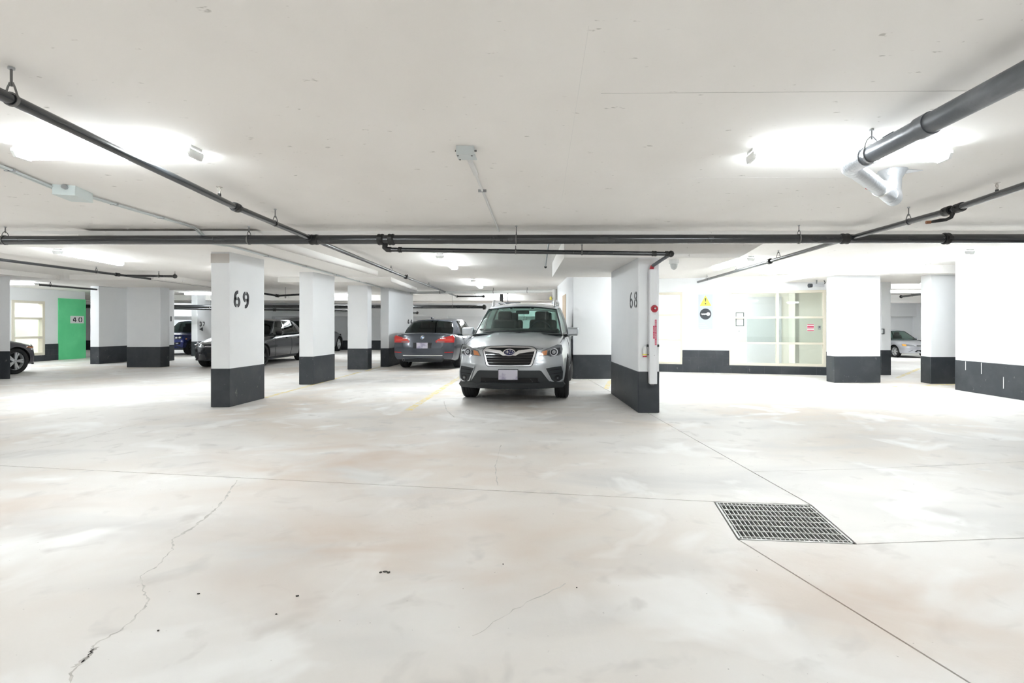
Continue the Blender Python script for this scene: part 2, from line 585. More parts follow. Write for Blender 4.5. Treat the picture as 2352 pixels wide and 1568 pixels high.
# little scraps on the floor
for i, (x, y, s) in enumerate(((879, 1315, .022), (688, 1369, .016), (461, 1364, .012), (369, 1449, .01), (640, 1411, .01), (1330, 1350, .008), (1160, 1296, .006))):
    p = fl(x, y)
    mb = MB()
    for k in range(3 if i == 0 else 1):
        q = p + Vector((k * 0.02 - 0.01, (k % 2) * 0.008, 0))
        ring = [(q.x + s * .5 * math.cos(t) * random.uniform(.6, 1.2), q.y + s * .4 * math.sin(t) * random.uniform(.6, 1.2)) for t in (0, 1, 2, 3, 4.2, 5.2)]
        mb.prism(ring, 0.0005, 0.004)
    lab = ['dark crumpled leaf scrap lying on the floor left of centre', 'small grey chip on the floor below the leaf scrap', 'small dark splinter on the floor left of the grey chip',
           'tiny dark crumb on the floor nearest the bottom left crack', 'tiny pale flake on the floor beside the grey chip', 'tiny speck on the floor right of the leaf scrap', 'tiny speck on the floor above the leaf scrap'][i]
    tag(mb.build(['leaf_scrap', 'floor_chip', 'wood_splinter', 'floor_crumb', 'floor_flake', 'floor_speck', 'floor_speck'][i], M_DUST, None), lab, 'debris', 'scraps on the floor')

# drain grate: frame, bearing bars and cross rods
gr = empty('drain_grate', (gc.x, gc.y, 0.0), math.atan2(gdir.y, gdir.x))
tag(gr, 'square galvanised steel floor drain grate set into the concrete', 'grate')
gs = GS - 0.006
fm = MB()
for sx, sy, lx, ly in ((0, 1, 2 * gs, .012), (0, -1, 2 * gs, .012), (1, 0, .012, 2 * gs), (-1, 0, .012, 2 * gs)):
    fm.box((sx * (gs - .006), sy * (gs - .006), -0.018), (lx, ly, 0.036))
fm.build('grate_frame', M_GALV, gr)
bar0 = rod0 = None
NB = 23
for i in range(NB):
    x = -gs + 0.012 + (2 * gs - 0.024) * (i + 0.5) / NB
    if bar0 is None:
        bar0 = MB().box((0, 0, -0.016), (0.0055, 2 * gs - 0.025, 0.03)).build('bearing_bar', M_GALV, gr)
        o = bar0
    else:
        o = bar0.copy()
        COL.objects.link(o)
    o.location = (x, 0, 0)
for i in range(7):
    y = -gs + 0.012 + (2 * gs - 0.024) * (i + 0.3) / 6.8
    if rod0 is None:
        rod0 = MB().box((0, 0, -0.003), (2 * gs - 0.025, 0.008, 0.007)).build('cross_rod', M_GALV, gr)
        o = rod0
    else:
        o = rod0.copy()
        COL.objects.link(o)
    o.location = (0, y, 0)

# painted bay lines
for i, (a, b, w, lab) in enumerate((((938, 942), (1062, 862), .11, 'worn yellow bay line on the floor left of the silver SUV'),
                                    ((609, 913), (828, 854), .09, 'thin worn yellow line along the row of black based columns'),
                                    ((2000, 890), (2300, 878), .10, 'faint yellow line on the floor before the right hand opening'),
                                    ((1392, 893), (1403, 872), .10, 'short yellow line end at the foot of the dividing wall'),
                                    ((2060, 868), (2112, 846), .10, 'faint yellow line inside the right hand opening'),
                                    ((840, 852), (905, 832), .09, 'short yellow line between the third column and the grey sedan'))):
    p, q = fl(*a), fl(*b)
    tag(ribbon([p, q], w, 0.0012, 'parking_line', M_YEL, None, 0.004, 0.1, 14), lab, 'line', 'yellow bay lines')

# ---------------------------------------------------------------- structure: ceiling with drop panels
HC, HB = 2.52, 2.47            # front and rear soffit heights
YS = 7.11
ceil = empty('ceiling')
tag(ceil, 'off white concrete ceiling slab with drop panels', 'ceiling', kind='structure')


def slab(x0, x1, y0, y1, z0, z1, name='ceiling_slab', m=None, parent=None):
    return MB().box(((x0 + x1) / 2, (y0 + y1) / 2, (z0 + z1) / 2), (x1 - x0, y1 - y0, z1 - z0)).build(name, m or M_CEIL, parent or ceil)


slab(XL, XR, YN, YS, HC, HC + .2)
slab(XL, XR, YS, YF, HB, HC + .2)


def drop(poly, z):
    return MB().prism(poly, z, HB + .02).build('drop_panel', M_CEIL, ceil)


drop([(-6.28, 6.95), (-3.93, 6.95), (-3.93, 11.9), (-6.28, 11.9)], 2.34)
drop([(-7.0, 13.4), (-4.1, 13.4), (-4.45, 17.4), (-7.0, 17.4)], 2.34)
drop([(-11.7, 12.7), (-9.4, 12.7), (-9.9, 16.6), (-12.6, 16.6)], 2.34)
drop([(5.8, 10.7), (9.4, 10.7), (9.4, 13.3), (5.8, 13.3)], 2.30)
drop([(-14.6, 9.6), (-12.0, 9.6), (-12.2, 13.0), (-14.8, 13.0)], 2.36)
# big drop panel over wall 68 with a haunched right end
mb = MB()
pf = [(0.19, 2.19), (2.66, 2.19), (3.18, HB + .02), (0.19, HB + .02)]
mb.add([(x, 7.37, z) for x, z in pf] + [(x - .16, 10.4, z) for x, z in pf],
       [(0, 1, 2, 3), (7, 6, 5, 4), (0, 4, 5, 1), (1, 5, 6, 2), (2, 6, 7, 3), (3, 7, 4, 0)])
mb.build('drop_panel', M_CEIL, ceil)
# soffit beams at the back
slab(-20, 0.2, 21.4, 22.2, 2.25, HB + .01, 'soffit_beam')
slab(-26, 6.0, 22.4, 23.2, 2.2, HB + .01, 'soffit_beam')
slab(9.0, 17.5, 15.6, 16.0, 2.32, HB + .01, 'soffit_beam')
slab(9.0, 17.5, 21.4, 21.9, 2.15, HB + .01, 'soffit_beam')


def seam(px, h, w=0.006, m=M_CRACK):
    ribbon([ah(x, y, h) for x, y in px], w, h - 0.0006, 'formwork_seam', m, ceil, 0.001, 0.3, 10)


M_SEAM = mat('ceiling_seam', (0.60, 0.585, 0.565), 0.9)
M_SEAM2 = mat('ceiling_faint_seam', (0.80, 0.785, 0.765), 0.9)
seam([(1380, 214), (2352, 208)], HC, 0.005, M_SEAM)
seam([(1500, 409), (1960, 407)], HC, 0.004, M_SEAM2)
seam([(1352, 60), (1290, 460)], HC, 0.003, M_SEAM2)

# ---------------------------------------------------------------- structure: columns and walls
BH = 0.585


def off_poly(poly, d):
    P = [Vector((x, y, 0)) for x, y in poly]
    return [(p.x, p.y) for p in inset(P, -d)]


def column(name, poly, top, label, bh=BH, cat='column', bm=None, wm=None):
    o = MB().prism(poly, 0.0, top).build(name, wm or M_WHITE)
    bevel_mesh(o, 0.012, 2)
    tag(o, label, cat, kind='structure')
    b = MB().prism(off_poly(poly, 0.003), 0.0, bh).build('painted_base', bm or M_BLACK, o)
    bevel_mesh(b, 0.010, 2)
    b['label'] = 'black painted base band'
    return o


c69 = column('column', [(-5.12, 7.87), (-4.84, 7.87), (-4.84, 8.83), (-5.12, 8.83)], HB, 'white column stencilled 69 with black base')
number('69', (-4.84, 7.985, 1.52), (0, 1, 0), (1, 0, 0), 0.235, 0.38, 0.052, c69, gap=0.09)
cap = MB().box((-4.98, 7.868, 2.245), (0.276, 0.008, 0.14)).build('grey_patch', mat('grey_column_patch', (0.56, 0.53, 0.50), 0.8), c69)  # grey rectangle on the front face near the column top
column('column', [(-5.23, 10.86), (-4.94, 10.86), (-4.92, 11.9), (-5.21, 11.9)], HB, 'white column second in the row behind the column marked 69')
column('column', [(-5.66, 14.55), (-5.10, 14.55), (-5.10, 14.88), (-5.66, 14.88)], HB, 'wide white column third in the row, left of the grey sedan wall')
w44 = column('column', [(-5.05, 15.5), (-4.80, 15.5), (-4.82, 18.3), (-5.07, 18.3)], HB, 'long white wall column stencilled 44 behind the grey sedan', 0.55)
number('44', (-4.815, 17.55, 1.26), (0, 1, 0), (1, 0, 0), 0.17, 0.6, 0.05, w44, gap=0.15)
column('column', [(-13.8, 12.0), (-12.42, 12.0), (-12.80, 12.36), (-13.8, 12.36)], HB, 'white column with black base cut off by the left picture edge', 0.64)
column('column', [(-14.57, 16.53), (-14.29, 16.53), (-14.29, 17.64), (-14.57, 17.64)], HB, 'white column just right of the green wall end', 0.55)
column('column', [(-12.40, 15.28), (-11.42, 15.28), (-11.42, 15.65), (-12.40, 15.65)], HB, 'broad white column in front of the blue pickup', 0.6)
cb = column('column', [(-13.9, 18.0), (-13.20, 18.0), (-13.20, 18.32), (-13.9, 18.32)], HB, 'white column edge with a stencilled 1 peeking behind the broad column', 0.55)
number('1', (-13.20, 18.08, 1.36), (0, 1, 0), (1, 0, 0), 0.19, 0.16, 0.05, cb)
c37 = column('column', [(-14.38, 20.9), (-14.14, 20.9), (-14.14, 22.1), (-14.38, 22.1)], HB, 'white column stencilled 37 with an arrow beside the blue pickup', 0.58)
d37 = Vector((0, 1, 0))
n37 = Vector((1, 0, 0))
number('37', (-14.14, 21.03, 1.19), d37, n37, 0.175, 0.32, 0.04, c37, gap=0.06)
mb = MB()
tri = [(0.11, 1.07), (0.33, 1.15), (0.33, 0.99)]
mb.add([Vector((-14.14, 20.9, 0)) + d37 * a + Vector((0, 0, z)) + n37 * k for k in (0.004, -0.002) for a, z in tri],
       [(0, 1, 2), (5, 4, 3), (0, 3, 4, 1), (1, 4, 5, 2), (2, 5, 3, 0)])
mb.build('stencil_arrow', M_STENCIL, c37)
# right hand group
column('column', [(6.08, 11.2), (7.07, 11.2), (7.07, 11.52), (6.08, 11.52)], HB, 'wide white column right of the cream window wall', 0.57)
cf = column('column', [(8.16, 12.9), (8.40, 12.9), (8.40, 13.6), (8.16, 13.6)], HB, 'narrow white column behind the wide column, scuffed base', 0.62)
column('column', [(8.0, 11.0), (8.62, 11.0), (8.62, 11.3), (8.0, 11.3)], HB, 'white column between the right opening and the right wall', 0.57)
wr = column('wall_right', [(7.74, 10.0), (8.3, 10.0), (8.6, YN), (8.04, YN)], HC, 'white right hand wall with scuffed black base', 0.575, 'wall')
wr['kind'] = 'structure'
for y, z, l in ((9.75, .48, .16), (9.4, .46, .2), (8.95, .25, .2)):
    X = 7.74 + (10 - y) * 0.3 / 17
    MB().box((X - .003, y, z), (.004, .012, l)).build('paint_scrape', M_PAPER, wr)

# dividing wall 68
w68 = column('wall_68', [(1.234, 7.37), (1.53, 7.37), (1.39, 9.42), (1.09, 9.42)], 2.194, 'white dividing wall end stencilled 68 right of the silver SUV', 0.585, 'wall')
w68.name = 'wall_divider'
dv = Vector((1.234 - 1.09, 7.37 - 9.42, 0)).normalized()
nv = Vector((dv.y, -dv.x, 0))
if nv.x > 0:
    nv = -nv
number('68', Vector((1.234, 7.37, 1.49)) - dv * 0.52, dv, nv, 0.23, 0.46, 0.031, w68, gap=0.1)

# wall block behind it
wb = column('wall_center', [(0.51, 12.0), (1.62, 12.0), (1.62, 16.6), (0.21, 16.6)], HB, 'white wall block beyond the silver SUV', 0.56, 'wall')
dd = Vector((-0.30, 4.6, 0)).normalized()
nn = Vector((-dd.y, dd.x, 0))
mb = MB()
P = Vector((0.51, 12.0, 0)) + dd * 1.7
mb.grid([[P + nn * .012 + Vector((0, 0, .02)), P + dd * 0.95 + nn * .012 + Vector((0, 0, .02))], [P + nn * .012 + Vector((0, 0, 2.05)), P + dd * 0.95 + nn * .012 + Vector((0, 0, 2.05))]], -nn * .02)
dr = mb.build('door_1', M_TAN)
tag(dr, 'tan door edge on the wall behind the silver SUV', 'door', kind='structure')

# outer walls
def wall(name, x0, x1, y0, y1, z1, label, bh=0.5, along='x', inner=1):
    o = MB().box(((x0 + x1) / 2, (y0 + y1) / 2, z1 / 2), (x1 - x0, y1 - y0, z1)).build(name, M_WHITE)
    tag(o, label, 'wall', kind='structure')
    e = 0.006
    MB().box(((x0 + x1) / 2, (y0 + y1) / 2, bh / 2), (x1 - x0 + 2 * e, y1 - y0 + 2 * e, bh)).build('painted_base', M_BLACK, o)
    return o


wbk = wall('wall_back', XL, XR, 26.0, 26.3, HB, 'white far back wall with black base and a projecting upper beam', 0.47)
for x0, x1 in ((XL, XR),):
    MB().box(((x0 + x1) / 2, 25.85, (1.66 + HB) / 2), (x1 - x0, 0.3, HB - 1.66)).build('wall_beam', M_WHITE, wbk)
for x0, x1 in ((-14.5, -13.7), (-5.9, -5.1), (-9.9, -9.2), (-20, -19.2), (0.5, 1.2), (12.0, 12.6)):
    p = MB().box(((x0 + x1) / 2, 25.83, 0.83), (x1 - x0, 0.34, 1.66)).build('wall_pier', M_WHITE, wbk)
wall('wall_left', XL - .3, XL, YN, YF, HC, 'white far left wall with black base')
wall('wall_front', XL, XR, YN - .3, YN, HC, 'white wall behind the camera with black base')
wall('wall_far_right', XR, XR + .3, YN, YF, HC, 'white wall closing the right hand bay')


# wall with windows: helper in wall coordinates
class WallFrame:
    def __init__(self, A, B):
        self.A, self.B = Vector((A[0], A[1], 0)), Vector((B[0], B[1], 0))
        self.d = (self.B - self.A).normalized()
        self.n = Vector((-self.d.y, self.d.x, 0))      # pointing away from the camera
        if self.n.y < 0:
            self.n = -self.n

    def s(self, px):
        k = (px - PX) / FPX
        dx, dy = self.d.x, self.d.y
        return (k * self.A.y - self.A.x) / (dx - k * dy)

    def z(self, px, py):
        p = self.A + self.d * self.s(px)
        return CAM_H + (PY - py) / FPX * p.y

    def p(self, s, dn, z):
        return self.A + self.d * s + self.n * dn + Vector((0, 0, z))

    def box(self, mb, s0, s1, n0, n1, z0, z1):
        c = self.p((s0 + s1) / 2, (n0 + n1) / 2, (z0 + z1) / 2)
        return mb.box(c, (s1 - s0, n1 - n0, z1 - z0), math.atan2(self.d.y, self.d.x))


def windowed_wall(name, WF, s0, s1, wins, sill, label, blocks_to, top=HB):
    """wins: list of (s0,s1,z0,z1)"""
    mb = MB()
    zs0, zs1 = wins[0][2], wins[0][3]
    WF.box(mb, s0, s1, 0, .2, 0, zs0)
    WF.box(mb, s0, s1, 0, .2, zs1, top)
    cur = s0
    for w in wins:
        WF.box(mb, cur, w[0], 0, .2, zs0, zs1)
        cur = w[1]
    WF.box(mb, cur, s1, 0, .2, zs0, zs1)
    o = mb.build(name, M_WHITE)
    tag(o, label, 'wall', kind='structure')
    # black painted concrete blocks, one by one
    rows = int(round(blocks_to / 0.195))
    segs_ = []
    cur = s0
    for w in wins:
        segs_.append((cur, w[0]))
        cur = w[1]
    segs_.append((cur, s1))
    jb_ = MB()
    WF.box(jb_, s0, s1, -0.006, 0.0, 0.0, wins[0][2] - .004)
    for p, q in segs_:
        WF.box(jb_, p, q, -0.006, 0.0, wins[0][2] - .004, rows * 0.195 - .006)
    jb_.build('painted_joint', mat('grey_joint_paint', (.13, .135, .14), .6), o)
    for r in range(rows):
        z0, z1 = r * 0.195, (r + 1) * 0.195 - 0.004
        x = s0 - (0.2 if r % 2 else 0.0)
        while x < s1:
            a, b = max(x, s0), min(x + 0.396, s1)
            x += 0.4
            segs = [(a, b)]
            for w in wins:
                ns = []
                for (p, q) in segs:
                    if z1 > w[2] + 0.02 and q > w[0] and p < w[1]:
                        if w[0] - p > 0.03:
                            ns.append((p, w[0]))
                        if q - w[1] > 0.03:
                            ns.append((w[1], q))
                    else:
                        ns.append((p, q))
                segs = ns
            for p, q in segs:
                if q - p > 0.03:
                    b_ = WF.box(MB(), p, q, -0.012 - random.uniform(0, .003), 0.01, z0, z1).build('block', M_BLACK, o)
    return o


def window(name, WF, w, cols, rows, label, fw=0.06, pane=True, depth=0.14):
    """cols: mullion positions in s, rows: rail heights"""
    fr = empty(name, WF.p((w[0] + w[1]) / 2, 0, w[2]))
    base = fr.location.copy()
    tag(fr, label, 'window', kind='structure')

    def part(nm, m, *b):
        mb = WF.box(MB(), *b)
        mb.v = [v - base for v in mb.v]
        return mb.build(nm, m, fr)
    e = 0.02
    part('frame_stile', M_CREAM, w[0], w[0] + fw, -e, depth, w[2], w[3])
    part('frame_stile', M_CREAM, w[1] - fw, w[1], -e, depth, w[2], w[3])
    part('frame_rail', M_CREAM, w[0] + fw, w[1] - fw, -e, depth, w[2], w[2] + fw)
    part('frame_rail', M_CREAM, w[0] + fw, w[1] - fw, -e, depth, w[3] - fw, w[3])
    cs = [w[0] + fw] + [x for c in cols for x in (c - fw / 2, c + fw / 2)] + [w[1] - fw]
    for c in cols:
        part('mullion', M_CREAM, c - fw / 2, c + fw / 2, -e + .005, depth, w[2] + fw, w[3] - fw)
    rs = [w[2] + fw] + [z for r in rows for z in (r - fw * .42, r + fw * .42)] + [w[3] - fw]
    for i in range(0, len(cs), 2):
        for r in rows:
            part('glazing_bar', M_CREAM, cs[i], cs[i + 1], -e + .008, depth - .02, r - fw * .42, r + fw * .42)
        for j in range(0, len(rs), 2):
            if pane:
                part('pane', PANE, cs[i], cs[i + 1], depth * .5, depth * .5 + .006, rs[j], rs[j + 1])
    return fr


# right hand window wall
WF = WallFrame((2.9, 13.9), (6.8, 12.85))
wz = lambda px, py: WF.z(px, py)
z0w, z1w = 0.21, 2.10
win_a = (WF.s(1490), WF.s(1567), z0w, z1w)
win_b = (WF.s(1675), WF.s(1897), z0w, z1w)
wrr = windowed_wall('wall_right_rear', WF, -1.4, WF.s(1925), [win_a, win_b], z0w, 'white block wall with cream windows and black painted block base', 0.585)
window('window_1', WF, win_a, [], [wz(1540, 723), wz(1540, 781)], 'cream framed three pane window beside the dividing wall')
window('window_2', WF, win_b, [WF.s(1786)], [wz(1780, 729), wz(1780, 788)], 'large cream framed six pane window into the lobby')
# lobby behind the glass
lob = MB()
sA, sB = -1.3, WF.s(1925)
WF.box(lob, sA, sB, 2.2, 2.3, 0, HB)
WF.box(lob, sA - .1, sA, .2, 2.3, 0, HB)
WF.box(lob, sB, sB + .1, .2, 2.3, 0, HB)
WF.box(lob, sA, sB, .2, 2.3, 2.3, HB)
WF.box(lob, WF.s(1786) + 0.62, WF.s(1786) + .72, 1.2, 2.2, 0, 2.3)
WF.box(lob, WF.s(1786) + 0.62, sB, 1.2, 1.3, 0, 2.3)
lb = lob.build('wall_lobby', M_CREAMWALL)
tag(lb, 'cream lobby walls seen through the large window', 'wall', kind='structure')
dmb = MB()
WF.box(dmb, WF.s(1735), WF.s(1735) + .95, 2.15, 2.2, 0.02, 2.06)
d2 = dmb.build('door_2', M_DOOR)
tag(d2, 'pale grey lobby door seen through the large window', 'door', kind='structure')
WF.box(MB(), WF.s(1735) + .82, WF.s(1735) + .88, 2.10, 2.15, 0.95, 1.1).build('door_handle', M_STEEL, d2)

# far left window wall with green end
WL = WallFrame((-17.45, 18.5), (-17.45, 19.6))
winl = (WL.s(26), WL.s(102), 0.21, 2.05)
wl = windowed_wall('wall_left_rear', WL, -6.5, 0.0, [winl], 0.21, 'white block wall with a cream window beside the green wall end', 0.585, HB)
window('window_3', WL, winl, [], [WL.z(70, 731), WL.z(70, 775)], 'cream framed three pane window left of the green wall end', 0.085)
ge = WL.box(MB(), 0.0, 1.08, -0.03, 0.25, 0.0, 2.19).build('wall_green', M_GREEN)
tag(ge, 'bright green painted wall end with a white 40 sign', 'wall', kind='structure')
WL.box(MB(), 0.0, 1.08, 0.0, 0.24, 2.19, HB).build('lintel', M_WHITE, ge)
bk = WL.box(MB(), -3.4, -0.2, 1.3, 1.4, 0, HB)
WL.box(bk, -3.5, -3.4, .2, 1.4, 0, HB)
WL.box(bk, -0.2, -0.1, .2, 1.4, 0, HB)
tag(bk.build('wall_lobby_left', M_CREAMWALL), 'pale room wall behind the far left window', 'wall', kind='structure')
sg = empty('number_sign', WL.p(0.77, -0.036, 1.30))
tag(sg, 'white number sign reading 40 on the green wall end', 'sign')
q = sg.location
mb = WL.box(MB(), 0.44, 0.98, -0.042, -0.031, 1.30, 1.57)
mb.v = [v - q for v in mb.v]
mb.build('sign_plate', M_PAPER, sg)
number('40', WL.p(0.52, -0.042, 1.34) - q, WL.d, -WL.n, 0.185, 0.39, 0.034, sg, gap=0.08)

# ---------------------------------------------------------------- ceiling lights
def light(c, d, length, h, label, group='fluorescent ceiling lights', w=0.15, ht=0.085):
    """wraparound fluorescent fixture on a ceiling of height h, centred on c, along direction d"""
    rz = math.atan2(d[1], d[0])
    r = empty('ceiling_light', (c[0], c[1], h), rz)
    tag(r, label, 'light', group)
    L = length / 2
    MB().box((0, 0, -0.010), (2 * L, w * .80, 0.020)).build('housing', M_FIX, r)
    for s in (-1, 1):
        sec = [(-w / 2, -.028), (w / 2, -.028), (w / 2, -.05), (w * .36, -ht), (-w * .36, -ht), (-w / 2, -.05)]
        mb = MB()
        mb.add([(s * (L - .022), y, z) for y, z in sec] + [(s * L, y, z) for y, z in sec],
               [tuple(range(6)), tuple(range(11, 5, -1))] + [(i, (i + 1) % 6, 6 + (i + 1) % 6, 6 + i) for i in range(6)])
        mb.build('end_cap', M_FIX, r)
    sec = [(-w * .40, -.020), (-w * .48, -.030), (-w * .49, -.045), (-w * .43, -.068), (-w * .30, -.078), (0, -.083), (w * .30, -.078), (w * .43, -.068), (w * .49, -.045), (w * .48, -.030), (w * .40, -.020)]
    n = len(sec)
    mb = MB()
    mb.add([(-L + .023, y, z) for y, z in sec] + [(L - .023, y, z) for y, z in sec],
           [tuple(range(n)), tuple(range(2 * n - 1, n - 1, -1))] + [(i, (i + 1) % n, n + (i + 1) % n, n + i) for i in range(n)])
    mb.build('diffuser', M_LAMP, r, 40)
    return r


def light_px(a, b, h, label):
    p, q = ah(a[0], a[1], h), ah(b[0], b[1], h)
    d = q - p
    return light((p + q) / 2, d, d.length, h, label)


light_px((48, 338), (452, 338), HC, 'lit fluorescent light on the ceiling at upper left, crossed by a black pipe')
light_px((1722, 345), (2172, 343), HC, 'lit fluorescent light on the ceiling behind the grey drain pipe')
light_px((132, 571), (276, 600), HB, 'lit fluorescent light far left beneath the main black pipe')
light_px((1010, 582), (1044, 610), HB, 'lit fluorescent light over the bay left of the silver SUV')
light_px((1087, 640), (1104, 656), HB, 'lit fluorescent light farther back above the SUV roof')
light_px((1725, 588), (1645, 612), HB, 'lit fluorescent light in the bright bay before the window wall')
light_px((2228, 572), (2078, 606), HB, 'lit fluorescent light at right above the opening beside the right wall')
light((2.55, 11.6), (0, 1, 0), 1.25, HB, 'lit fluorescent light behind the dividing wall end')
light((5.3, 11.6), (1, -.25, 0), 1.25, HB, 'added fluorescent light brightening the large lobby window wall')  # extra fixture added to light the window wall
light((-15.85, 14.9), (1, 0, 0), 2.4, HB, 'lit fluorescent light behind the leftmost column')
light((-13.2, 19.8), (1, 0, 0), 1.3, HB, 'lit fluorescent light in front of the column marked 37')
light((-8.3, 20.9), (1, 0, 0), 1.6, HB, 'lit fluorescent light at the back between second and third columns')
light((-2.2, 21.0), (1, 0, 0), 1.6, HB, 'lit fluorescent light at the back right of the grey sedan')
light((13.2, 18.6), (1, 0, 0), 2.4, HB, 'lit fluorescent light inside the right hand opening')
light((-5.7, 19.6), (0, 1, 0), 1.25, HB, 'lit fluorescent light on the ceiling beyond the wall marked 44')
light((-6.9, 11.6), (0, 1, 0), 1.1, HB, 'added fluorescent light hidden behind the column marked 69')  # concealed fixture added for more light between the columns
light((-12.3, 10.2), (0, 1, 0), 1.25, HB, 'added unseen fluorescent light before the left columns')  # out-of-view fixture added to brighten the left column fronts
light((-17.0, 9.0), (0, 1, 0), 1.25, HB, 'added unseen fluorescent light in the far left bays')  # unseen fixture added to lift the far left bays
light((-1.0, 24.4), (1, 0, 0), 1.6, HB, 'added fluorescent light brightening the far back wall behind the SUV')  # added because the back of the garage came out dark
light((14.5, 23.6), (1, 0, 0), 1.6, HB, 'added fluorescent light brightening the back of the right hand bay')  # added fixture, brightens the rear of the right bay
light((11.0, 14.5), (1, 0, 0), 1.6, HB, 'added fluorescent light just inside the right hand opening')  # added fixture, brightens the front of the right bay
light((-9.5, 6.2), (0, 1, 0), 1.25, HC, 'added unseen fluorescent light beside the left bays')  # out-of-view fixture added for more light from the left
light((-18, 24.4), (1, 0, 0), 1.6, HB, 'added fluorescent light brightening the far left back corner')  # added fixture, brightens the left end of the back wall
light((4.6, 12.9 + 1.5), (1, -.25, 0), 1.25, 2.3, 'lobby ceiling light behind the large window')
light((2.8, 15.0), (1, -.25, 0), 1.25, 2.3, 'added lobby light brightening the small window')  # second lobby lamp added to brighten the small window
WLc = WL.p(-1.4, .75, 0)
light((WLc.x, WLc.y), WL.d, 1.25, HB, 'room light behind the far left window')
for x, y, lab in ((-3.6, -0.6, 'added unseen light behind the camera at left'), (2.6, -0.6, 'added unseen light behind the camera at right'), (-9.5, -0.6, 'added unseen light behind the camera far left'),
                  (-0.5, -4.2, 'added unseen light behind the camera by the rear wall'), (-7.0, -4.2, 'added unseen light behind the camera by the rear wall at left'),
                  (4.8, -4.2, 'added unseen light behind the camera by the rear wall at right'), (-10.2, 3.6, 'added unseen light in line with the upper left light')):
    light((x, y), (1, 0, 0), 1.25, HC, lab)  # unseen fixtures added outside the view to brighten foreground floor and ceiling


# ---------------------------------------------------------------- pipes
def coupling(p, d, r, parent, k=1.32, ln=None, bolts=True):
    ln = ln or r * 1.1
    d = Vector(d).normalized()
    mb = MB()
    mb.lathe([(-ln, r * .9), (-ln, r * k), (-ln * .6, r * k * 1.06), (-ln * .2, r * k), (ln * .2, r * k), (ln * .6, r * k * 1.06), (ln, r * k), (ln, r * .9)], p, d, 20)
    if bolts:
        a, b = frame(d)
        for s in (-1, 1):
            mb.box(Vector(p) + a * s * r * (k + .22), (r * .5, r * .9, r * .6), math.atan2(d.y, d.x) - math.pi / 2)
    return mb.build('coupling', M_FIT, parent, 50)


def hanger(p, d, r, h, parent, m=None):
    """clevis hanger: rod, yoke and band around the pipe at p"""
    d = Vector((d[0], d[1], 0)).normalized()
    a = Vector((-d.y, d.x, 0))
    p = Vector(p)
    mb = MB()
    top = p + Vector((0, 0, min(r + .055, max(h - p.z - .01, r + .01))))
    pts = []
    for k in range(17):
        t = math.radians(-90 + 360 * k / 16)
        pts.append(p + a * math.cos(t) * (r + .004) + Vector((0, 0, math.sin(t) * (r + .004))))
    for i in range(16):
        mb.box((pts[i] + pts[i + 1]) / 2, (0.018, 0.004, (pts[i + 1] - pts[i]).length + .003), math.atan2(d.y, d.x),
               Matrix.Rotation(-math.atan2((pts[i + 1] - pts[i]).dot(a), (pts[i + 1] - pts[i]).z), 3, 'X'))
    for s in (-1, 1):
        mb.tube([p + a * s * (r + .004), p + a * s * (r * .55) + Vector((0, 0, r + .03)), top + a * s * .006], 0.0045, 6)
    hg = mb.build('hanger_clevis', m or M_HANG, parent)
    if h - top.z > 0.01:
        MB().cyl(top - Vector((0, 0, .02)), Vector((p.x, p.y, h)), 0.0055, n=8).build('hanger_rod', m or M_HANG, hg)
        MB().cyl(Vector((p.x, p.y, h - .012)), Vector((p.x, p.y, h)), 0.014, n=8).build('rod_anchor', M_STEEL, hg)
    return hg


def sprinkler(p, parent, up=1):
    """upright sprinkler head on a pipe top at p"""
    p = Vector(p)
    z = Vector((0, 0, up))
    s = MB().cyl(p - z * .01, p + z * .03, .016, .013, 10).build('head_socket', M_FIT, parent)
    mb = MB()
    mb.cyl(p + z * .03, p + z * .045, .010, n=8)
    for k in (-1, 1):
        mb.tube([p + z * .045 + Vector((k * .006, 0, 0)), p + z * .062 + Vector((k * .014, 0, 0)), p + z * .085 + Vector((k * .005, 0, 0))], .0028, 6)
    mb.cyl(p + z * .045, p + z * .085, .003, n=6)
    mb.cyl(p + z * .085, p + z * .089, .024, .026, 12)
    mb.build('sprinkler_head', M_BRASS, s)


def pipe(name, label, pts, r, m=M_PIPE, group=None, cat='pipe', n=18):
    root = empty(name, pts[0])
    tag(root, label, cat, group)
    root['_o'] = 0
    del root['_o']
    for i in range(len(pts) - 1):
        MB().cyl(Vector(pts[i]) - Vector(pts[0]), Vector(pts[i + 1]) - Vector(pts[0]), r, n=n).build('pipe_run', m, root, 40)
    return root


class Rel:
    """adds fittings to a pipe root given world points"""
    def __init__(self, root):
        self.r, self.o = root, Vector(root.location)

    def coup(self, p, d, r, **k):
        return coupling(Vector(p) - self.o, d, r, self.r, **k)

    def hang(self, p, d, r, h, m=None):
        return hanger(Vector(p) - self.o, d, r, h - self.o.z, self.r, m)

    def head(self, p, up=1):
        return sprinkler(Vector(p) - self.o, self.r, up)

    def ball(self, p, r, name='elbow'):
        p = Vector(p) - self.o
        return MB().lathe([(-r, 0.0005), (-r * .7, r * .72), (0, r), (r * .7, r * .72), (r, 0.0005)], p, (0, 0, 1), 16).build(name, M_FIT, self.r, 60)


GP = 'black sprinkler pipes'
# main across the picture
HM, RM = 2.345, 0.058
pm0, pm1 = ah(-160, 551.7, HM), ah(2500, 547.3, HM)
main = pipe('sprinkler_pipe', 'thick black sprinkler main running straight across the whole picture', [pm0, pm1], RM, group=GP, n=28)
md = pm1 - pm0


def on_main(px):
    k = (px - PX) / FPX
    t = (k * pm0.y - pm0.x) / (md.x - k * md.y)
    return pm0 + md * t


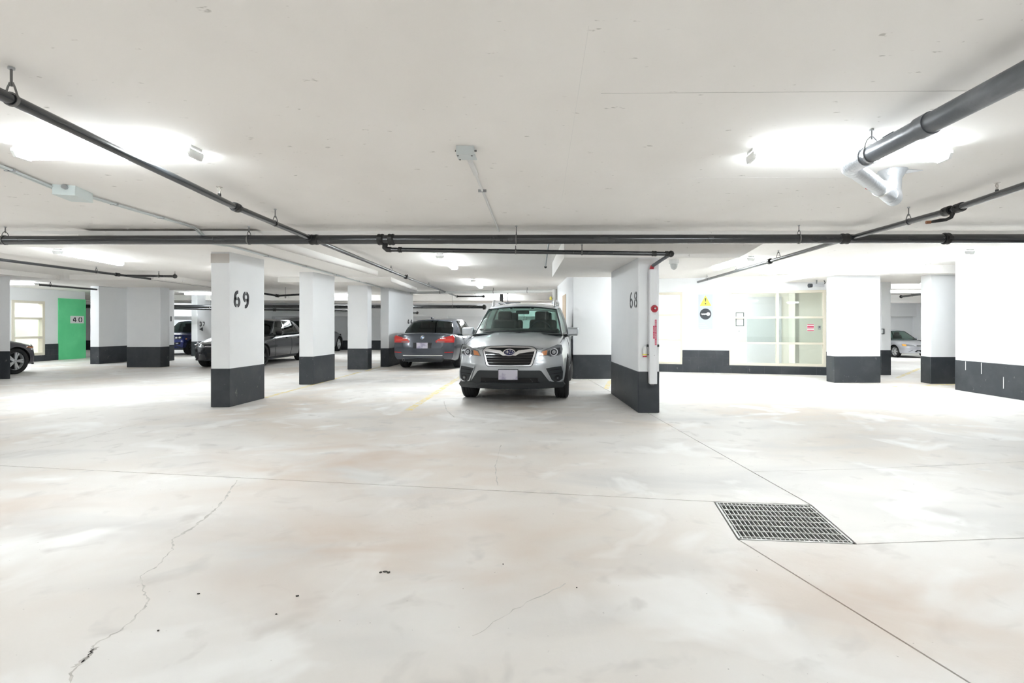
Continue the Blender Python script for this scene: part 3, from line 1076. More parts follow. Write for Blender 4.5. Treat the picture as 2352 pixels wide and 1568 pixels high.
R = Rel(main)
for x in (875, 899, 2173):
    R.coup(on_main(x), md, RM, k=1.22, ln=.035)
for x in (12, 572, 1186, 1835):
    R.hang(on_main(x), md, RM, HC)
R.coup(on_main(722), md, RM, k=1.12, ln=.05, bolts=False)
R.coup(on_main(1940), md, RM, k=1.12, ln=.05, bolts=False)

# left branch
HB_ = 2.36
la = [ah(-60, 187, HB_), ah(542, 476, HB_), ah(718, 549, HB_), ah(932, 636, HB_), ah(1050, 680.5, HB_)]
lb_ = pipe('sprinkler_pipe', 'black sprinkler branch running from the upper left down to the back', la, 0.029, group=GP)
R = Rel(lb_)
R.coup(la[1], la[2] - la[1], .029, k=1.45, ln=.04)
R.coup(la[3], la[3] - la[2], .029, k=1.6, ln=.05)
R.coup(la[2] - Vector((0, .09, 0)), la[2] - la[1], .029, k=1.4, ln=.04)
R.hang(ah(26, 228, HB_), la[1] - la[0], .029, HC)
R.hang(ah(632, 513, HB_), la[2] - la[1], .029, HC)
R.hang(ah(898, 622.5, HB_), la[3] - la[2], .029, HB)
R.hang(ah(985, 656.5, HB_), la[4] - la[3], .029, HB)
R.head(ah(504, 452, HB_ + .025))
R.head(ah(936, 634, HB_ + .025))
e = la[4]
o_ = Rel(lb_).o
MB().cyl(e - o_, e + Vector((1.05, -.1, .0)) - o_, .03, n=14).build('pipe_run', M_PIPE, lb_, 40)
R.ball(e, .05)
R.ball(e + Vector((1.05, -.1, 0)), .06, 'end_fitting')
R.hang(e + Vector((.7, -.07, 0)), (1, 0, 0), .03, HB)

# right branch
ra = [ah(2480, 383, HB_), ah(2185, 482, HB_), ah(1944, 548.5, HB_), ah(1768, 600, HB_), ah(1598, 649, HB_)]
rb = pipe('sprinkler_pipe', 'black sprinkler branch running from the right edge back to the window wall', ra, 0.029, group=GP)
R = Rel(rb)
dR = ra[1] - ra[0]
R.coup(ra[1] + Vector((0, .05, 0)), dR, .029, k=1.5, ln=.05)
R.coup(ra[1] - Vector((0, .10, 0)), dR, .029, k=1.5, ln=.05)
R.coup(ra[2], dR, .029, k=1.4, ln=.05)
R.coup(ra[3], dR, .029, k=1.6, ln=.05)
R.hang(ah(2087, 509, HB_), dR, .029, HC)
R.hang(ah(1788, 590, HB_), dR, .029, HB)
R.hang(ah(1624, 641, HB_), dR, .029, HB)
R.head(ah(2290, 443, HB_ + .025))
R.head(ah(1690, 621, HB_ + .025))
# little drain arm hanging below the tee
t0 = ra[1] - R.o
MB().tube([t0 + Vector((0, -.03, -.02)), t0 + Vector((-.01, -.01, -.075)), t0 + Vector((-.05, .0, -.095)), t0 + Vector((-.10, .01, -.10)), t0 + Vector((-.20, .02, -.115))],
          [.02, .018, .015, .019, .012], 10).build('drain_arm', M_FIT, rb, 50)
MB().lathe([(-.02, .0005), (-.02, .016), (.02, .016), (.02, .0005)], t0 + Vector((-.21, .02, -.116)), (1, -.1, .07), 12).build('drain_plug', mat('copper_plug', (0.25, 0.11, 0.06), .4, metal=.5), rb, 40)

# small pipe under the main, elbow and drop to the dividing wall
s0 = Vector((on_main(886).x, 6.83, 2.225))
s1, s2, s3 = Vector(((1541 - PX) / FPX * 6.9, 6.9, 2.178)), Vector((1.425, 7.30, 2.065)), Vector((1.425, 7.30, 1.93))
sp = pipe('sprinkler_pipe', 'thin black pipe slung beneath the main towards the dividing wall', [s0, s1], 0.029, group=GP)
R = Rel(sp)
o_ = R.o
MB().cyl(s1 - o_, s2 - o_, .024, n=14).build('pipe_run', M_ABS, sp, 40)
MB().tube([Vector((s0.x - .02, 6.81, 2.30)) - o_, Vector((s0.x - .03, 6.82, 2.25)) - o_, Vector((s0.x, 6.83, 2.226)) - o_, Vector((s0.x + .05, 6.83, 2.224)) - o_], .037, 12).build('elbow', M_FIT, sp, 60)
R.coup(s0.lerp(s1, .045), s1 - s0, .029, k=1.25, ln=.02, bolts=False)
R.coup(s0.lerp(s1, .94), s1 - s0, .029, k=1.2, ln=.03, bolts=False)
R.ball(s1, .045)
R.coup(s0.lerp(s1, .985), s1 - s0, .029, k=1.25, ln=.02, bolts=False)
R.hang(s0.lerp(s1, .684), s1 - s0, .029, 2.30)
R.hang(s0.lerp(s1, .45), s1 - s0, .029, 2.29)
MB().tube([s2 - o_, s2 + Vector((-.01, .02, -.03)) - o_, s3 + Vector((0, .02, .05)) - o_], .03, 10).build('red_elbow', M_RED, sp, 50)

# lesser pipes
def simple_pipe(label, pts, r=.026, hangs=(), heads=(), coups=(), end=None, h=HB, m=M_PIPE, group=GP):
    root = pipe('sprinkler_pipe', label, pts, r, m, group=group, n=14)
    R = Rel(root)
    d = Vector(pts[1]) - Vector(pts[0])
    for t in hangs:
        R.hang(Vector(pts[0]).lerp(Vector(pts[1]), t), d, r, h)
    for t in heads:
        R.head(Vector(pts[0]).lerp(Vector(pts[1]), t) + Vector((0, 0, r)))
    for t in coups:
        R.coup(Vector(pts[0]).lerp(Vector(pts[1]), t), d, r, k=1.5, ln=.05)
    if end is not None:
        R.ball(pts[end], r * 1.7, 'end_fitting')
    return root, R


p5, R5 = simple_pipe('black sprinkler branch at far left passing behind the column marked 69', [ah(-40, 591, HB_), ah(270, 630.5, HB_), ah(484, 658, HB_)], .026, hangs=(.80,), coups=(1.0,))
b0, b1 = ah(292, 633, HB_), ah(388, 631, HB_)
b1 = Vector((b0.x + .98, b0.y + .15, HB_))
MB().cyl(b0 - R5.o, b1 - R5.o, .027, n=12).build('pipe_run', M_PIPE, p5, 40)
R5.ball(b1, .05, 'end_fitting')
R5.hang(b0.lerp(b1, .66), b1 - b0, .027, HB)
R5.head(b1 + Vector((0, 0, .03)))
simple_pipe('black sprinkler pipe above the green wall end', [ah(92, 654, HB_), ah(292, 670.5, HB_)], .03, hangs=(.1,))
simple_pipe('short black sprinkler pipe end above the far left window', [ah(30, 667.8, HB_), ah(164, 677.5, HB_)], .027, hangs=(.65,), heads=(.98,), end=1)
simple_pipe('black sprinkler pipe crossing in front of the right hand opening', [ah(2026, 648, HB_), ah(2420, 600, HB_)], .03, hangs=(.42,), coups=(.77,))
simple_pipe('short black sprinkler pipe end inside the right hand opening', [ah(2070, 681, HB_), ah(2150, 671, HB_)], .04, hangs=(.35,), end=0)
HQ = 1.96
simple_pipe('thick black pipe along the back of the garage', [Vector((-19, 20.3, HQ)), Vector((-2.5, 20.3, HQ - .02))], .068, hangs=(.12, .45, .62, .92), coups=(.25, .995))
simple_pipe('thin black pipe below the thick back pipe', [Vector((-17.5, 20.0, 1.90)), Vector((-7.6, 20.0, 1.78))], .035, coups=(.3, .7), hangs=(.15, .45, .8))
simple_pipe('thin black angled pipe behind the column marked 69', [at(600, 673, 17), at(637, 679, 17), at(700, 675.5, 17)], .032, hangs=(.1, 1.5), coups=(1.0,))
simple_pipe('white painted pipe along the soffit behind the silver SUV', [at(880, 673, 18.2), at(1274, 668, 16.9)], .05, hangs=(.15, .35, .66, .85), m=M_CONDW, group='painted pipes')
simple_pipe('black pipe stub end right of the wall marked 44', [Vector((-6.2, 19.7, 1.70)), at(958, 718, 19.7)], .035, hangs=(.5,), end=1)
# white riser with a yellow valve next to the wall block
rz_ = pipe('riser_pipe', 'white riser pipe with yellow valve at the corner of the wall block', [Vector((.13, 16.9, 0)), Vector((.13, 16.9, 2.40))], .075, M_CONDW, 'painted pipes', 'pipe')
MB().cyl((0, 0, 1.93), (0, 0, 1.99), .1, n=16).build('pipe_collar', M_STEEL, rz_, 40)
MB().lathe([(-.02, .0005), (-.02, .06), (.02, .06), (.02, .0005)], (-.13, -.06, 2.1), (1, .4, 0), 12).build('valve_wheel', M_SYEL, rz_, 40)
MB().cyl((-.14, -.05, 2.1), (0, 0, 2.1), .018, n=8).build('valve_stem', M_BRASS, rz_)
# black hanging duct boot beyond the SUV roof
bh_ = empty('ceiling_hanger', at(1152, 676, 18.0))
tag(bh_, 'black bracket hanging from the soffit above the SUV roof', 'bracket')
MB().box((0, 0, -.17), (.11, .11, .36)).build('post', M_FIT, bh_)
MB().box((0.28, 0, -.3), (.75, .14, .06)).build('tray', M_ABS, bh_)
MB().cyl((.22, 0, -.28), (.22, 0, .15), .012, n=8).build('rod', M_FIT, bh_)
# short hanging rod under the main
hr = empty('drop_rod', at(1262, 566, 7.0))
tag(hr, 'short grey rod hanging slanted below the main pipe', 'rod')
MB().cyl((0, 0, .12), at(1253, 612, 7.6) - hr.location, .011, n=8).build('rod', M_STEEL, hr, 40)
b_ = at(1253, 613, 7.6) - hr.location
MB().lathe([(-.02, .0005), (-.014, .016), (.008, .02), (.02, .0005)], b_, (0, 0, 1), 12).build('rod_tip', M_FIT, hr, 50)

# conduits on the ceiling with their boxes
def conduit(label, paths, r, m, clips=(), boxes=(), name='conduit'):
    root = empty(name, paths[0][0])
    tag(root, label, 'conduit', 'ceiling conduits')
    o = Vector(paths[0][0])
    for P_ in paths:
        MB().tube([Vector(p) - o for p in P_], r, 8).build('conduit_run', m, root, 50)
    for p, d in clips:
        MB().box(Vector(p) - o, (0.012, r * 7, r * 2.4), math.atan2(d[1], d[0])).build('conduit_clip', M_STEEL, root)
    return root


hz = HC - .022
side = Vector((.034, 0, 0))
pa = [ah(-60, 359, hz), ah(132, 437, hz)]
pb = [ah(203, 452, hz), ah(300, 481, hz), ah(424, 516, hz), Vector((ah(430, 519, hz).x + .01, 6.78, hz - .01)), Vector((ah(430, 519, hz).x + .03, 6.90, 2.41)), Vector((ah(430, 519, hz).x + .05, 6.93, 2.325)), ah(530, 566, 2.318), ah(880, 661.7, 2.318)]
cd = (pa[1] - pa[0]).normalized()
conduit('pair of grey conduits running back from the box at upper left', [pa, [p + side for p in pa], pb, [p + side for p in pb]], .010, M_EMT,
        [(pa[0].lerp(pa[1], .35) + side / 2, cd), (pb[0].lerp(pb[1], .55) + side / 2, cd), (pb[1].lerp(pb[2], .5) + side / 2, cd)] +
        [(pb[6].lerp(pb[7], t) + side / 2, cd) for t in (.12, .3, .5, .7, .9)])
jb = empty('junction_box', (ah(168, 446, HC - .05).x, ah(168, 446, HC - .05).y, HC))
tag(jb, 'pale grey junction box on the ceiling at left', 'junction box')
q = math.atan2(cd.y, cd.x)
MB().box((0, 0, -.043), (.30, .17, .086), q).build('box_body', M_BOX, jb)
MB().box((0, 0, -.088), (.305, .176, .006), q).build('box_cover', M_BOX, jb)
for s in (-1, 1):
    MB().cyl(Vector((math.cos(q), math.sin(q), 0)) * s * .15 + Vector((.017, 0, -.022)), Vector((math.cos(q), math.sin(q), 0)) * s * .18 + Vector((.017, 0, -.022)), .022, n=8).build('box_connector', M_STEEL, jb)
hz2 = HC - .012
qa = [ah(1079, 368, hz2), ah(1146, 531, hz2)]
conduit('single white conduit running back from the small ceiling box at centre', [qa], .011, M_CONDW, [(qa[0].lerp(qa[1], .3), (0, 1))], name='conduit')
MB().cyl((0, 0, 0), (ah(1093, 400, hz2) - qa[0]), .02, n=10).build('conduit_sleeve', M_CONDW, bpy.data.objects['conduit.001'], 40)
cbx = ah(1070, 340, HC)
sb = empty('junction_box', cbx)
tag(sb, 'small steel junction box at the centre of the ceiling', 'junction box')
MB().box((0, 0, -.03), (.125, .11, .06), .03).build('box_body', M_EMT, sb)
MB().box((0.006, .004, -.064), (.135, .115, .008), .03).build('box_cover', M_EMT, sb)
for x, y in ((-.05, -.045), (.05, -.045), (-.05, .045)):
    MB().cyl((x, y, -.068), (x, y, -.073), .007, n=8).build('cover_screw', M_HANG, sb)
for s in (-1, 1):
    MB().cyl((s * .062, 0, -.02), (s * .078, 0, -.02), .007, n=8).build('knockout_plug', M_HANG, sb)

# big grey drain pipe at upper right
DH = 2.36
da, db = ah(2560, 62, DH), ah(1968, 371, DH)
de = Vector((db.x - .02, db.y + .1, DH))
dp = empty('drain_pipe', da)
tag(dp, 'thick grey drain pipe with foil wrapped elbow at upper right', 'pipe')
o_ = Vector(da)
ddv = (db - da).normalized()
k0 = da.lerp(db, .60)
MB().cyl((0, 0, 0), k0 - o_, .057, n=28).build('pipe_run', M_ABS, dp, 40)
MB().cyl(k0 - o_, db - o_, .056, n=28).build('pipe_run', M_ABS, dp, 40)
MB().lathe([(-.045, .056), (-.045, .064), (.045, .064), (.045, .056)], k0 - o_, ddv, 28).build('pipe_collar', M_ABS, dp, 40)
k1 = da.lerp(db, .965)
MB().lathe([(-.05, .056), (-.05, .063), (.05, .063), (.05, .056)], k1 - o_, ddv, 28).build('pipe_collar', M_FOIL, dp, 40)
d2_ = Vector((2.74, 4.2, 2.27))
e1 = db + ddv * .09
MB().tube([db - ddv * .02 - o_, db + ddv * .05 - o_, e1 + Vector((.03, .03, -.005)) - o_, e1.lerp(d2_, .16) - o_], [.061, .063, .063, .06], 24).build('elbow', M_FOIL, dp, 60)
MB().cyl(e1.lerp(d2_, .12) - o_, d2_ - o_, .058, n=28).build('wrapped_run', M_FOIL, dp, 40)
w0 = e1.lerp(d2_, .72) - o_
MB().lathe([(-.012, .05), (-.012, .064), (.012, .064), (.012, .05)], w0, d2_ - e1, 28).build('foil_band', M_CONDW, dp, 40)
top_ = Vector((2.84, 4.34, HC))
MB().tube([d2_ - (d2_ - e1) * .05 - o_, d2_ + (d2_ - e1).normalized() * .04 - o_, Vector((2.83, 4.32, 2.31)) - o_, Vector((2.84, 4.34, 2.36)) - o_, Vector((2.84, 4.34, 2.45)) - o_, top_ - o_],
          [.06, .063, .065, .063, .066, .11], 24).build('elbow', M_FOIL, dp, 60)
MB().add([top_ - o_ + Vector(v) for v in ((-.09, -.08, -.006), (.24, -.02, -.004), (.12, .10, -.006), (-.08, .1, -.006), (-.09, -.08, 0), (.24, -.02, 0), (.12, .10, 0), (-.08, .1, 0))],
         [(0, 1, 2, 3), (7, 6, 5, 4), (0, 4, 5, 1), (1, 5, 6, 2), (2, 6, 7, 3), (3, 7, 4, 0)]).build('tape_flange', M_FOIL, dp)
hanger(da.lerp(db, .90) - o_, ddv, .058, HC - o_.z, dp, M_STEEL)
MB().box(da.lerp(db, .78) - o_ + Vector((-.02, 0, .0545)), (.012, .10, .003), math.atan2(ddv.y, ddv.x) - math.pi / 2).build('print_mark', M_SBLK, dp)
MB().box(e1.lerp(d2_, .55) - o_ + Vector((-.045, .0, -.036)), (.004, .09, .02), -.9).build('label_scrap', M_RED, dp)

# ---------------------------------------------------------------- fittings on the dividing wall
pg = empty('pipe_guard', (1.425, 7.36, 0))
tag(pg, 'white channel guard over the riser on the dividing wall end', 'pipe guard')
zpx = lambda y, Y=7.30: CAM_H + (PY - y) / FPX * Y
def chan(z0, z1, w, d, nm):
    o = MB().box((0, -d / 2, (z0 + z1) / 2), (w, d, z1 - z0)).build(nm, M_WHITE, pg)
    bevel_mesh(o, .008, 2)
    return o
chan(zpx(723), zpx(619), .098, .115, 'channel_upper')
chan(zpx(881), zpx(722), .104, .12, 'channel_lower')
zc = zpx(709)
MB().lathe([(0, .05), (.012, .052), (.03, .044), (.034, .03), (.03, .028), (.02, .0005)], (0.012, -.115, zc), (0, -1, 0), 24).build('red_cap', M_RED, pg, 40)
MB().lathe([(.018, .0005), (.03, .012), (.042, .014), (.048, .0005)], (0.016, -.115, zc + .004), (0, -1, 0), 12).build('cap_bulb', CHROME, pg, 50)
lab_ = MB().box((0.03, -.1225, (zpx(734) + zpx(792)) / 2), (.024, .004, zpx(734) - zpx(792))).build('warning_label', M_REDPRINT, pg)
lb2 = MB().box((0.004, -.1225, (zpx(748) + zpx(777)) / 2), (.022, .004, zpx(748) - zpx(777))).build('warning_label', M_REDPRINT, pg)
for t, par, x, za, zb_ in ((0, lab_, .03, 736, 790), (1, lb2, .004, 750, 775)):
    n = 22 if t == 0 else 10
    for i in range(n):
        if i % 6 == 5:
            continue
        za_ = zpx(za) + (zpx(zb_) - zpx(za)) * (i + .5) / n
        MB().box((x + random.uniform(-.001, .001), -.125, za_), (.010, .002, .008 * random.uniform(.7, 1.1))).build('print_mark', M_PAPER, par)
for x in (-.06, .085):
    MB().box((x, -.014, zpx(794)), (.028, .028, .034)).build('clip', PLAST, pg)
MB().box((0, -.03, zpx(883)), (.05, .04, .02)).build('channel_foot', M_HANG, pg)
bt = empty('sample_bottle', (1.425 - .105, 7.33, zpx(820)))
tag(bt, 'white plastic bottle with yellow band clipped beside the riser guard', 'bottle')
MB().lathe([(0, .0005), (0, .028), (.11, .028), (.14, .016), (.15, .016), (.15, .0005)], (0, 0, 0), (0, 0, 1), 16).build('bottle_body', M_PAPER, bt, 50)
MB().lathe([(0, .031), (0, .034), (.014, .034), (.014, .031)], (0, 0, .028), (0, 0, 1), 16).build('yellow_band', M_SYEL, bt, 50)
MB().lathe([(0, .0005), (0, .029), (.018, .029), (.018, .0005)], (0, 0, 0.001), (0, 0, 1), 16).build('red_label', M_RED, bt, 50)
MB().cyl((0.03, -.02, .035), (.12, -.09, .03), .005, n=6).build('clip_arm', M_HANG, bt)

# signs and cameras
def panel(root, WFx, s0, s1, n0, n1, z0, z1, nm, m):
    mb = WFx.box(MB(), s0, s1, n0, n1, z0, z1)
    mb.v = [v - Vector(root.location) for v in mb.v]
    return mb.build(nm, m, root)


S0, S1 = WF.s(1604), WF.s(1637)
ZT, ZB = WF.z(1620, 676), WF.z(1620, 755)
ws = empty('warning_sign', WF.p((S0 + S1) / 2, -.01, ZB))
tag(ws, 'tall grey sign with a yellow warning triangle and black key symbol', 'sign')
panel(ws, WF, S0, S1, -.012, 0, ZB, ZT, 'sign_panel', M_SIGN)


def sign_poly(pts, m, nm, dn, parent):
    """pts in (fraction across, fraction down)"""
    q = [WF.p(S0 + (S1 - S0) * a, dn, ZT + (ZB - ZT) * b) - Vector(ws.location) for a, b in pts]
    n = len(q)
    k = WF.n * .003
    return MB().add(q + [v + k for v in q], [tuple(range(n)), tuple(range(2 * n - 1, n - 1, -1))] + [(i, (i + 1) % n, n + (i + 1) % n, n + i) for i in range(n)]).build(nm, m, parent)


asp = (S1 - S0) / (ZT - ZB)
tri_ = sign_poly([(.5, .03), (.90, .33), (.10, .33)], M_SYEL, 'warning_triangle', -.015, ws)
sign_poly([(.455, .11), (.545, .11), (.52, .21), (.48, .21)], M_SBLK, 'exclamation_bar', -.0175, tri_)
sign_poly([(.5 + .045 * math.cos(t), .27 + .045 * asp * math.sin(t)) for t in np.linspace(0, 2 * math.pi, 10, endpoint=False)], M_SBLK, 'exclamation_dot', -.0175, tri_)
cir = sign_poly([(.5 + .40 * math.cos(t), .57 + .40 * asp * math.sin(t)) for t in np.linspace(0, 2 * math.pi, 32, endpoint=False)], M_SBLK, 'key_disc', -.015, ws)
key = [(.18, .555), (.56, .552)] + [(.69 + .13 * math.cos(t), .57 + .13 * asp * math.sin(t)) for t in np.linspace(-2.5, 2.5, 16)] + [(.56, .592), (.46, .588), (.42, .60), (.38, .588), (.30, .60), (.26, .585), (.18, .578)]
sign_poly(key, M_PAPER, 'key_symbol', -.0175, cir)
for i in range(3):
    sign_poly([(.08, .83 + i * .055), (.45 + .12 * i, .83 + i * .055), (.45 + .12 * i, .845 + i * .055), (.08, .845 + i * .055)], M_PAPER, 'text_line', -.014, ws)

# notices inside the lobby window
nf = empty('notice_frame', WF.p(WF.s(1702), .12, 1.24))
tag(nf, 'dark framed notice on the lobby side of the large window', 'notice')
a0, a1 = WF.s(1690), WF.s(1709.5)
zt_, zb_ = WF.z(1700, 717), WF.z(1700, 749)
panel(nf, WF, a0, a1, .060, .066, zb_, zt_, 'notice_sheet', M_PAPER)
for b in ((a0, a1, zt_ - .02, zt_), (a0, a1, zb_, zb_ + .02), (a0, a0 + .02, zb_, zt_), (a1 - .02, a1, zb_, zt_)):
    panel(nf, WF, b[0], b[1], .052, .060, b[2], b[3], 'frame_bar', mat('grey_notice_frame', (.15, .18, .18), .5))
rd = empty('card_reader', WF.p(WF.s(1698), .06, 1.0))
tag(rd, 'pale grey card reader below the framed notice in the window', 'card reader')
panel(rd, WF, WF.s(1694.5), WF.s(1701.5), .045, .066, WF.z(1700, 772), WF.z(1700, 757), 'reader_body', M_DOOR)
panel(rd, WF, WF.s(1696), WF.s(1700), .041, .045, WF.z(1700, 762), WF.z(1700, 759), 'reader_light', M_STEEL)
rn = empty('red_notice', WF.p(WF.s(1863), .06, 1.1))
tag(rn, 'small white notice with red print in the large window', 'notice')
panel(rn, WF, WF.s(1855), WF.s(1871), .060, .066, WF.z(1863, 760), WF.z(1863, 744.5), 'notice_sheet', M_PAPER)
for i, (u, v) in enumerate(((744.8, 746.2), (748.5, 752.5), (754, 755), (757.8, 759.5))):
    panel(rn, WF, WF.s(1855.5), WF.s(1870.5), .056, .060, WF.z(1863, v), WF.z(1863, u), 'red_print', M_REDPRINT)
ic = empty('intercom', WF.p(WF.s(1884), .06, 1.1))
tag(ic, 'small grey keypad beside the red notice in the window', 'intercom')
panel(ic, WF, WF.s(1880), WF.s(1886.5), .040, .066, WF.z(1883, 757), WF.z(1883, 748), 'keypad_body', mat('keypad_grey', (.30, .31, .31), .5))
panel(ic, WF, WF.s(1881.5), WF.s(1885), .036, .040, WF.z(1883, 752), WF.z(1883, 749.5), 'keypad_screen', M_SBLK)

cc = empty('security_camera', at(1876, 640, 12.4))
tag(cc, 'small security camera on a bracket above the large lobby window', 'camera')
MB().box((0, 0, .03), (.12, .12, .02)).build('mount_plate', M_STEEL, cc)
MB().cyl((0, 0, .02), (-.03, -.05, -.13), .015, n=8).build('bracket_arm', M_STEEL, cc)
MB().box((-.02, -.06, -.16), (.30, .11, .07), .15).build('camera_body', M_DOOR, cc)
MB().cyl((-.16, -.09, -.165), (-.24, -.10, -.17), .045, .05, 12).build('camera_lens', M_SBLK, cc, 40)
MB().tube([(.12, -.04, -.16), (.2, 0, -.1), (.16, .03, .02)], .01, 6).build('camera_cable', M_HANG, cc)
dc = empty('dome_camera', Vector(((1548 - PX) / FPX * 7.6, 7.6, 2.19)))
tag(dc, 'white dome camera hanging by the pipe elbow near the dividing wall', 'camera')
MB().lathe([(0, .0005), (0, .07), (-.06, .07), (-.065, .06), (-.065, .0005)], (0, 0, 0), (0, 0, 1), 20).build('dome_base', M_FIX, dc, 40)
MB().lathe([(-.064, .052), (-.10, .048), (-.13, .035), (-.145, .018), (-.15, .0005)], (0, 0, 0), (0, 0, 1), 20).build('dome_cover', mat('dome_smoked', (.55, .57, .56), .15), dc, 60)
# tag and bracket on the right columns
tb = empty('column_bracket', Vector((8.16 + .0, 12.895, 1.08)))
tag(tb, 'small black bracket on the narrow right column', 'bracket')
for b in (((.03, -.01, .06), (.06, .02, .015)), ((.03, -.01, -.06), (.06, .02, .015)), ((.058, -.01, 0), (.014, .02, .13))):
    MB().box(*b).build('bracket_bar', M_SBLK, tb)

# ---------------------------------------------------------------- cars
def curve(keys):
    xs = [k[0] for k in keys]
    ys = [k[1] for k in keys]
    n = len(xs)
    d = [(ys[i + 1] - ys[i]) / (xs[i + 1] - xs[i]) for i in range(n - 1)]
    m = [d[0]] + [0 if d[i - 1] * d[i] <= 0 else 2 * d[i - 1] * d[i] / (d[i - 1] + d[i]) for i in range(1, n - 1)] + [d[-1]]

    def f(x):
        if x <= xs[0]:
            return ys[0]
        if x >= xs[-1]:
            return ys[-1]
        i = 0
        while x > xs[i + 1]:
            i += 1
        h = xs[i + 1] - xs[i]
        t = (x - xs[i]) / h
        return (2 * t ** 3 - 3 * t * t + 1) * ys[i] + (t ** 3 - 2 * t * t + t) * h * m[i] + (-2 * t ** 3 + 3 * t * t) * ys[i + 1] + (t ** 3 - t * t) * h * m[i + 1]
    return f


class Car:
    """local frame: y = 0 at the nose, growing towards the tail; x across; z up. The car faces -y."""

    def __init__(self, name, label, P, paint, group='parked cars'):
        self.P, self.paint = P, paint
        self.root = empty(name)
        tag(self.root, label, 'car', group)
        self.Wf = curve(P['plan'])
        self.Tf = curve(P['top'])
        self.Df = curve(P['drop'])
        self.Ff = curve(P['fprof'])
        self.Rf = curve(P['rprof'])
        self.Sf = curve(P['side'])
        self.bulge = P.get('bulge', lambda x, y: 0.0)

    def T(self, u, y):
        return self.Tf(y) - self.Df(y) * abs(u) ** 3 + self.bulge(u * self.P['W'], y)

    def zb(self, y):
        P = self.P
        e = 0.0
        if y < .5:
            e = P.get('lipf', .03) * (1 - y / .5)
        if P['L'] - y < .6:
            e = P.get('lipr', .08) * (1 - (P['L'] - y) / .6)
        return P['zb'] + e

    def F(self, x, z):
        P = self.P
        return self.Ff(z) + P['fsweep'] * min(1.15, abs(x) / P['W']) ** P.get('fp', 3)

    def Rr(self, x, z):
        P = self.P
        return P['L'] - self.Rf(z) - P['rsweep'] * min(1.15, abs(x) / P['W']) ** P.get('rp', 3)

    def sx(self, y, z):
        z0 = self.zb(y)
        w = (z - z0) / (self.T(1, y) - z0)
        return self.Wf(y) * self.Sf(w)

    def xyz(self, u, v, w):
        P = self.P
        L = P['L']
        yN = v * L
        z0 = self.zb(yN)
        T = self.T(u, yN)
        z = z0 + w * (T - z0)
        wl = (z - z0) / max(1e-6, self.T(1, yN) - z0)
        x = u * self.Wf(yN) * self.Sf(min(1.0, wl))
        fw = max(0.0, 1 - yN / 1.1) ** 2
        rw = max(0.0, 1 - (L - yN) / 1.1) ** 2
        y = yN + self.F(x, z) * fw - (L - self.Rr(x, z)) * rw
        return Vector((x, y, z))

    def body(self, nx=26, ny=64, nz=16):
        P = self.P
        idx, vs, fs, mi = {}, [], [], []

        def vid(i, j, k):
            if (i, j, k) not in idx:
                idx[(i, j, k)] = len(vs)
                u = -1 + 2 * i / nx
                u = math.copysign(abs(u) ** .8, u)
                vs.append(self.xyz(u, j / ny, k / nz))
            return idx[(i, j, k)]
        c0, c1 = P['cabin']
        for i in range(nx):
            for j in range(ny):
                fs.append((vid(i, j, nz), vid(i + 1, j, nz), vid(i + 1, j + 1, nz), vid(i, j + 1, nz)))
                yy = (j + .5) / ny * P['L']
                u = abs(-1 + 2 * (i + .5) / nx)
                mi.append(1 if c0 < yy < c1 and u < .86 else 0)
                fs.append((vid(i, j, 0), vid(i, j + 1, 0), vid(i + 1, j + 1, 0), vid(i + 1, j, 0)))
                mi.append(2)
        for i in range(nx):
            for k in range(nz):
                fs.append((vid(i, 0, k), vid(i + 1, 0, k), vid(i + 1, 0, k + 1), vid(i, 0, k + 1)))
                fs.append((vid(i, ny, k), vid(i, ny, k + 1), vid(i + 1, ny, k + 1), vid(i + 1, ny, k)))
                mi += [0, 0]
        for j in range(ny):
            for k in range(nz):
                fs.append((vid(0, j, k), vid(0, j, k + 1), vid(0, j + 1, k + 1), vid(0, j + 1, k)))
                fs.append((vid(nx, j, k), vid(nx, j + 1, k), vid(nx, j + 1, k + 1), vid(nx, j, k + 1)))
                mi += [0, 0]
        o = mk('body', vs, fs, None, None, 60, [self.paint, INTER, VOID], mi)
        # wheel wells
        for ya in (P['ya'], P['yb']):
            cut = MB().cyl((-P['W'] - .3, ya, P['R']), (P['W'] + .3, ya, P['R']), P['R'] * P.get('arch', 1.14), n=36).build('cutter', VOID)
            md_ = o.modifiers.new('well', 'BOOLEAN')
            md_.operation = 'DIFFERENCE'
            md_.solver = 'EXACT'
            md_.object = cut
            dg = bpy.context.evaluated_depsgraph_get()
            me = bpy.data.meshes.new_from_object(o.evaluated_get(dg))
            o.modifiers.clear()
            old = o.data
            o.data = me
            bpy.data.meshes.remove(old)
            bpy.data.objects.remove(cut)
        o.data.name = 'body'
        o.data.polygons.foreach_set('use_smooth', [True] * len(o.data.polygons))
        o.data.set_sharp_from_angle(angle=math.radians(38))
        o.parent = self.root
        self.bodyo = o
        # inner well liner so the arches are dark and closed
        for ya in (P['ya'], P['yb']):
            z0_, z1_ = P['zb'] + .03, P['R'] * 2.25
            MB().box((0, ya, (z0_ + z1_) / 2), (P['W'] * 1.42, P['R'] * 2.5, z1_ - z0_)).build('wheel_well', VOID, self.root)
        return o

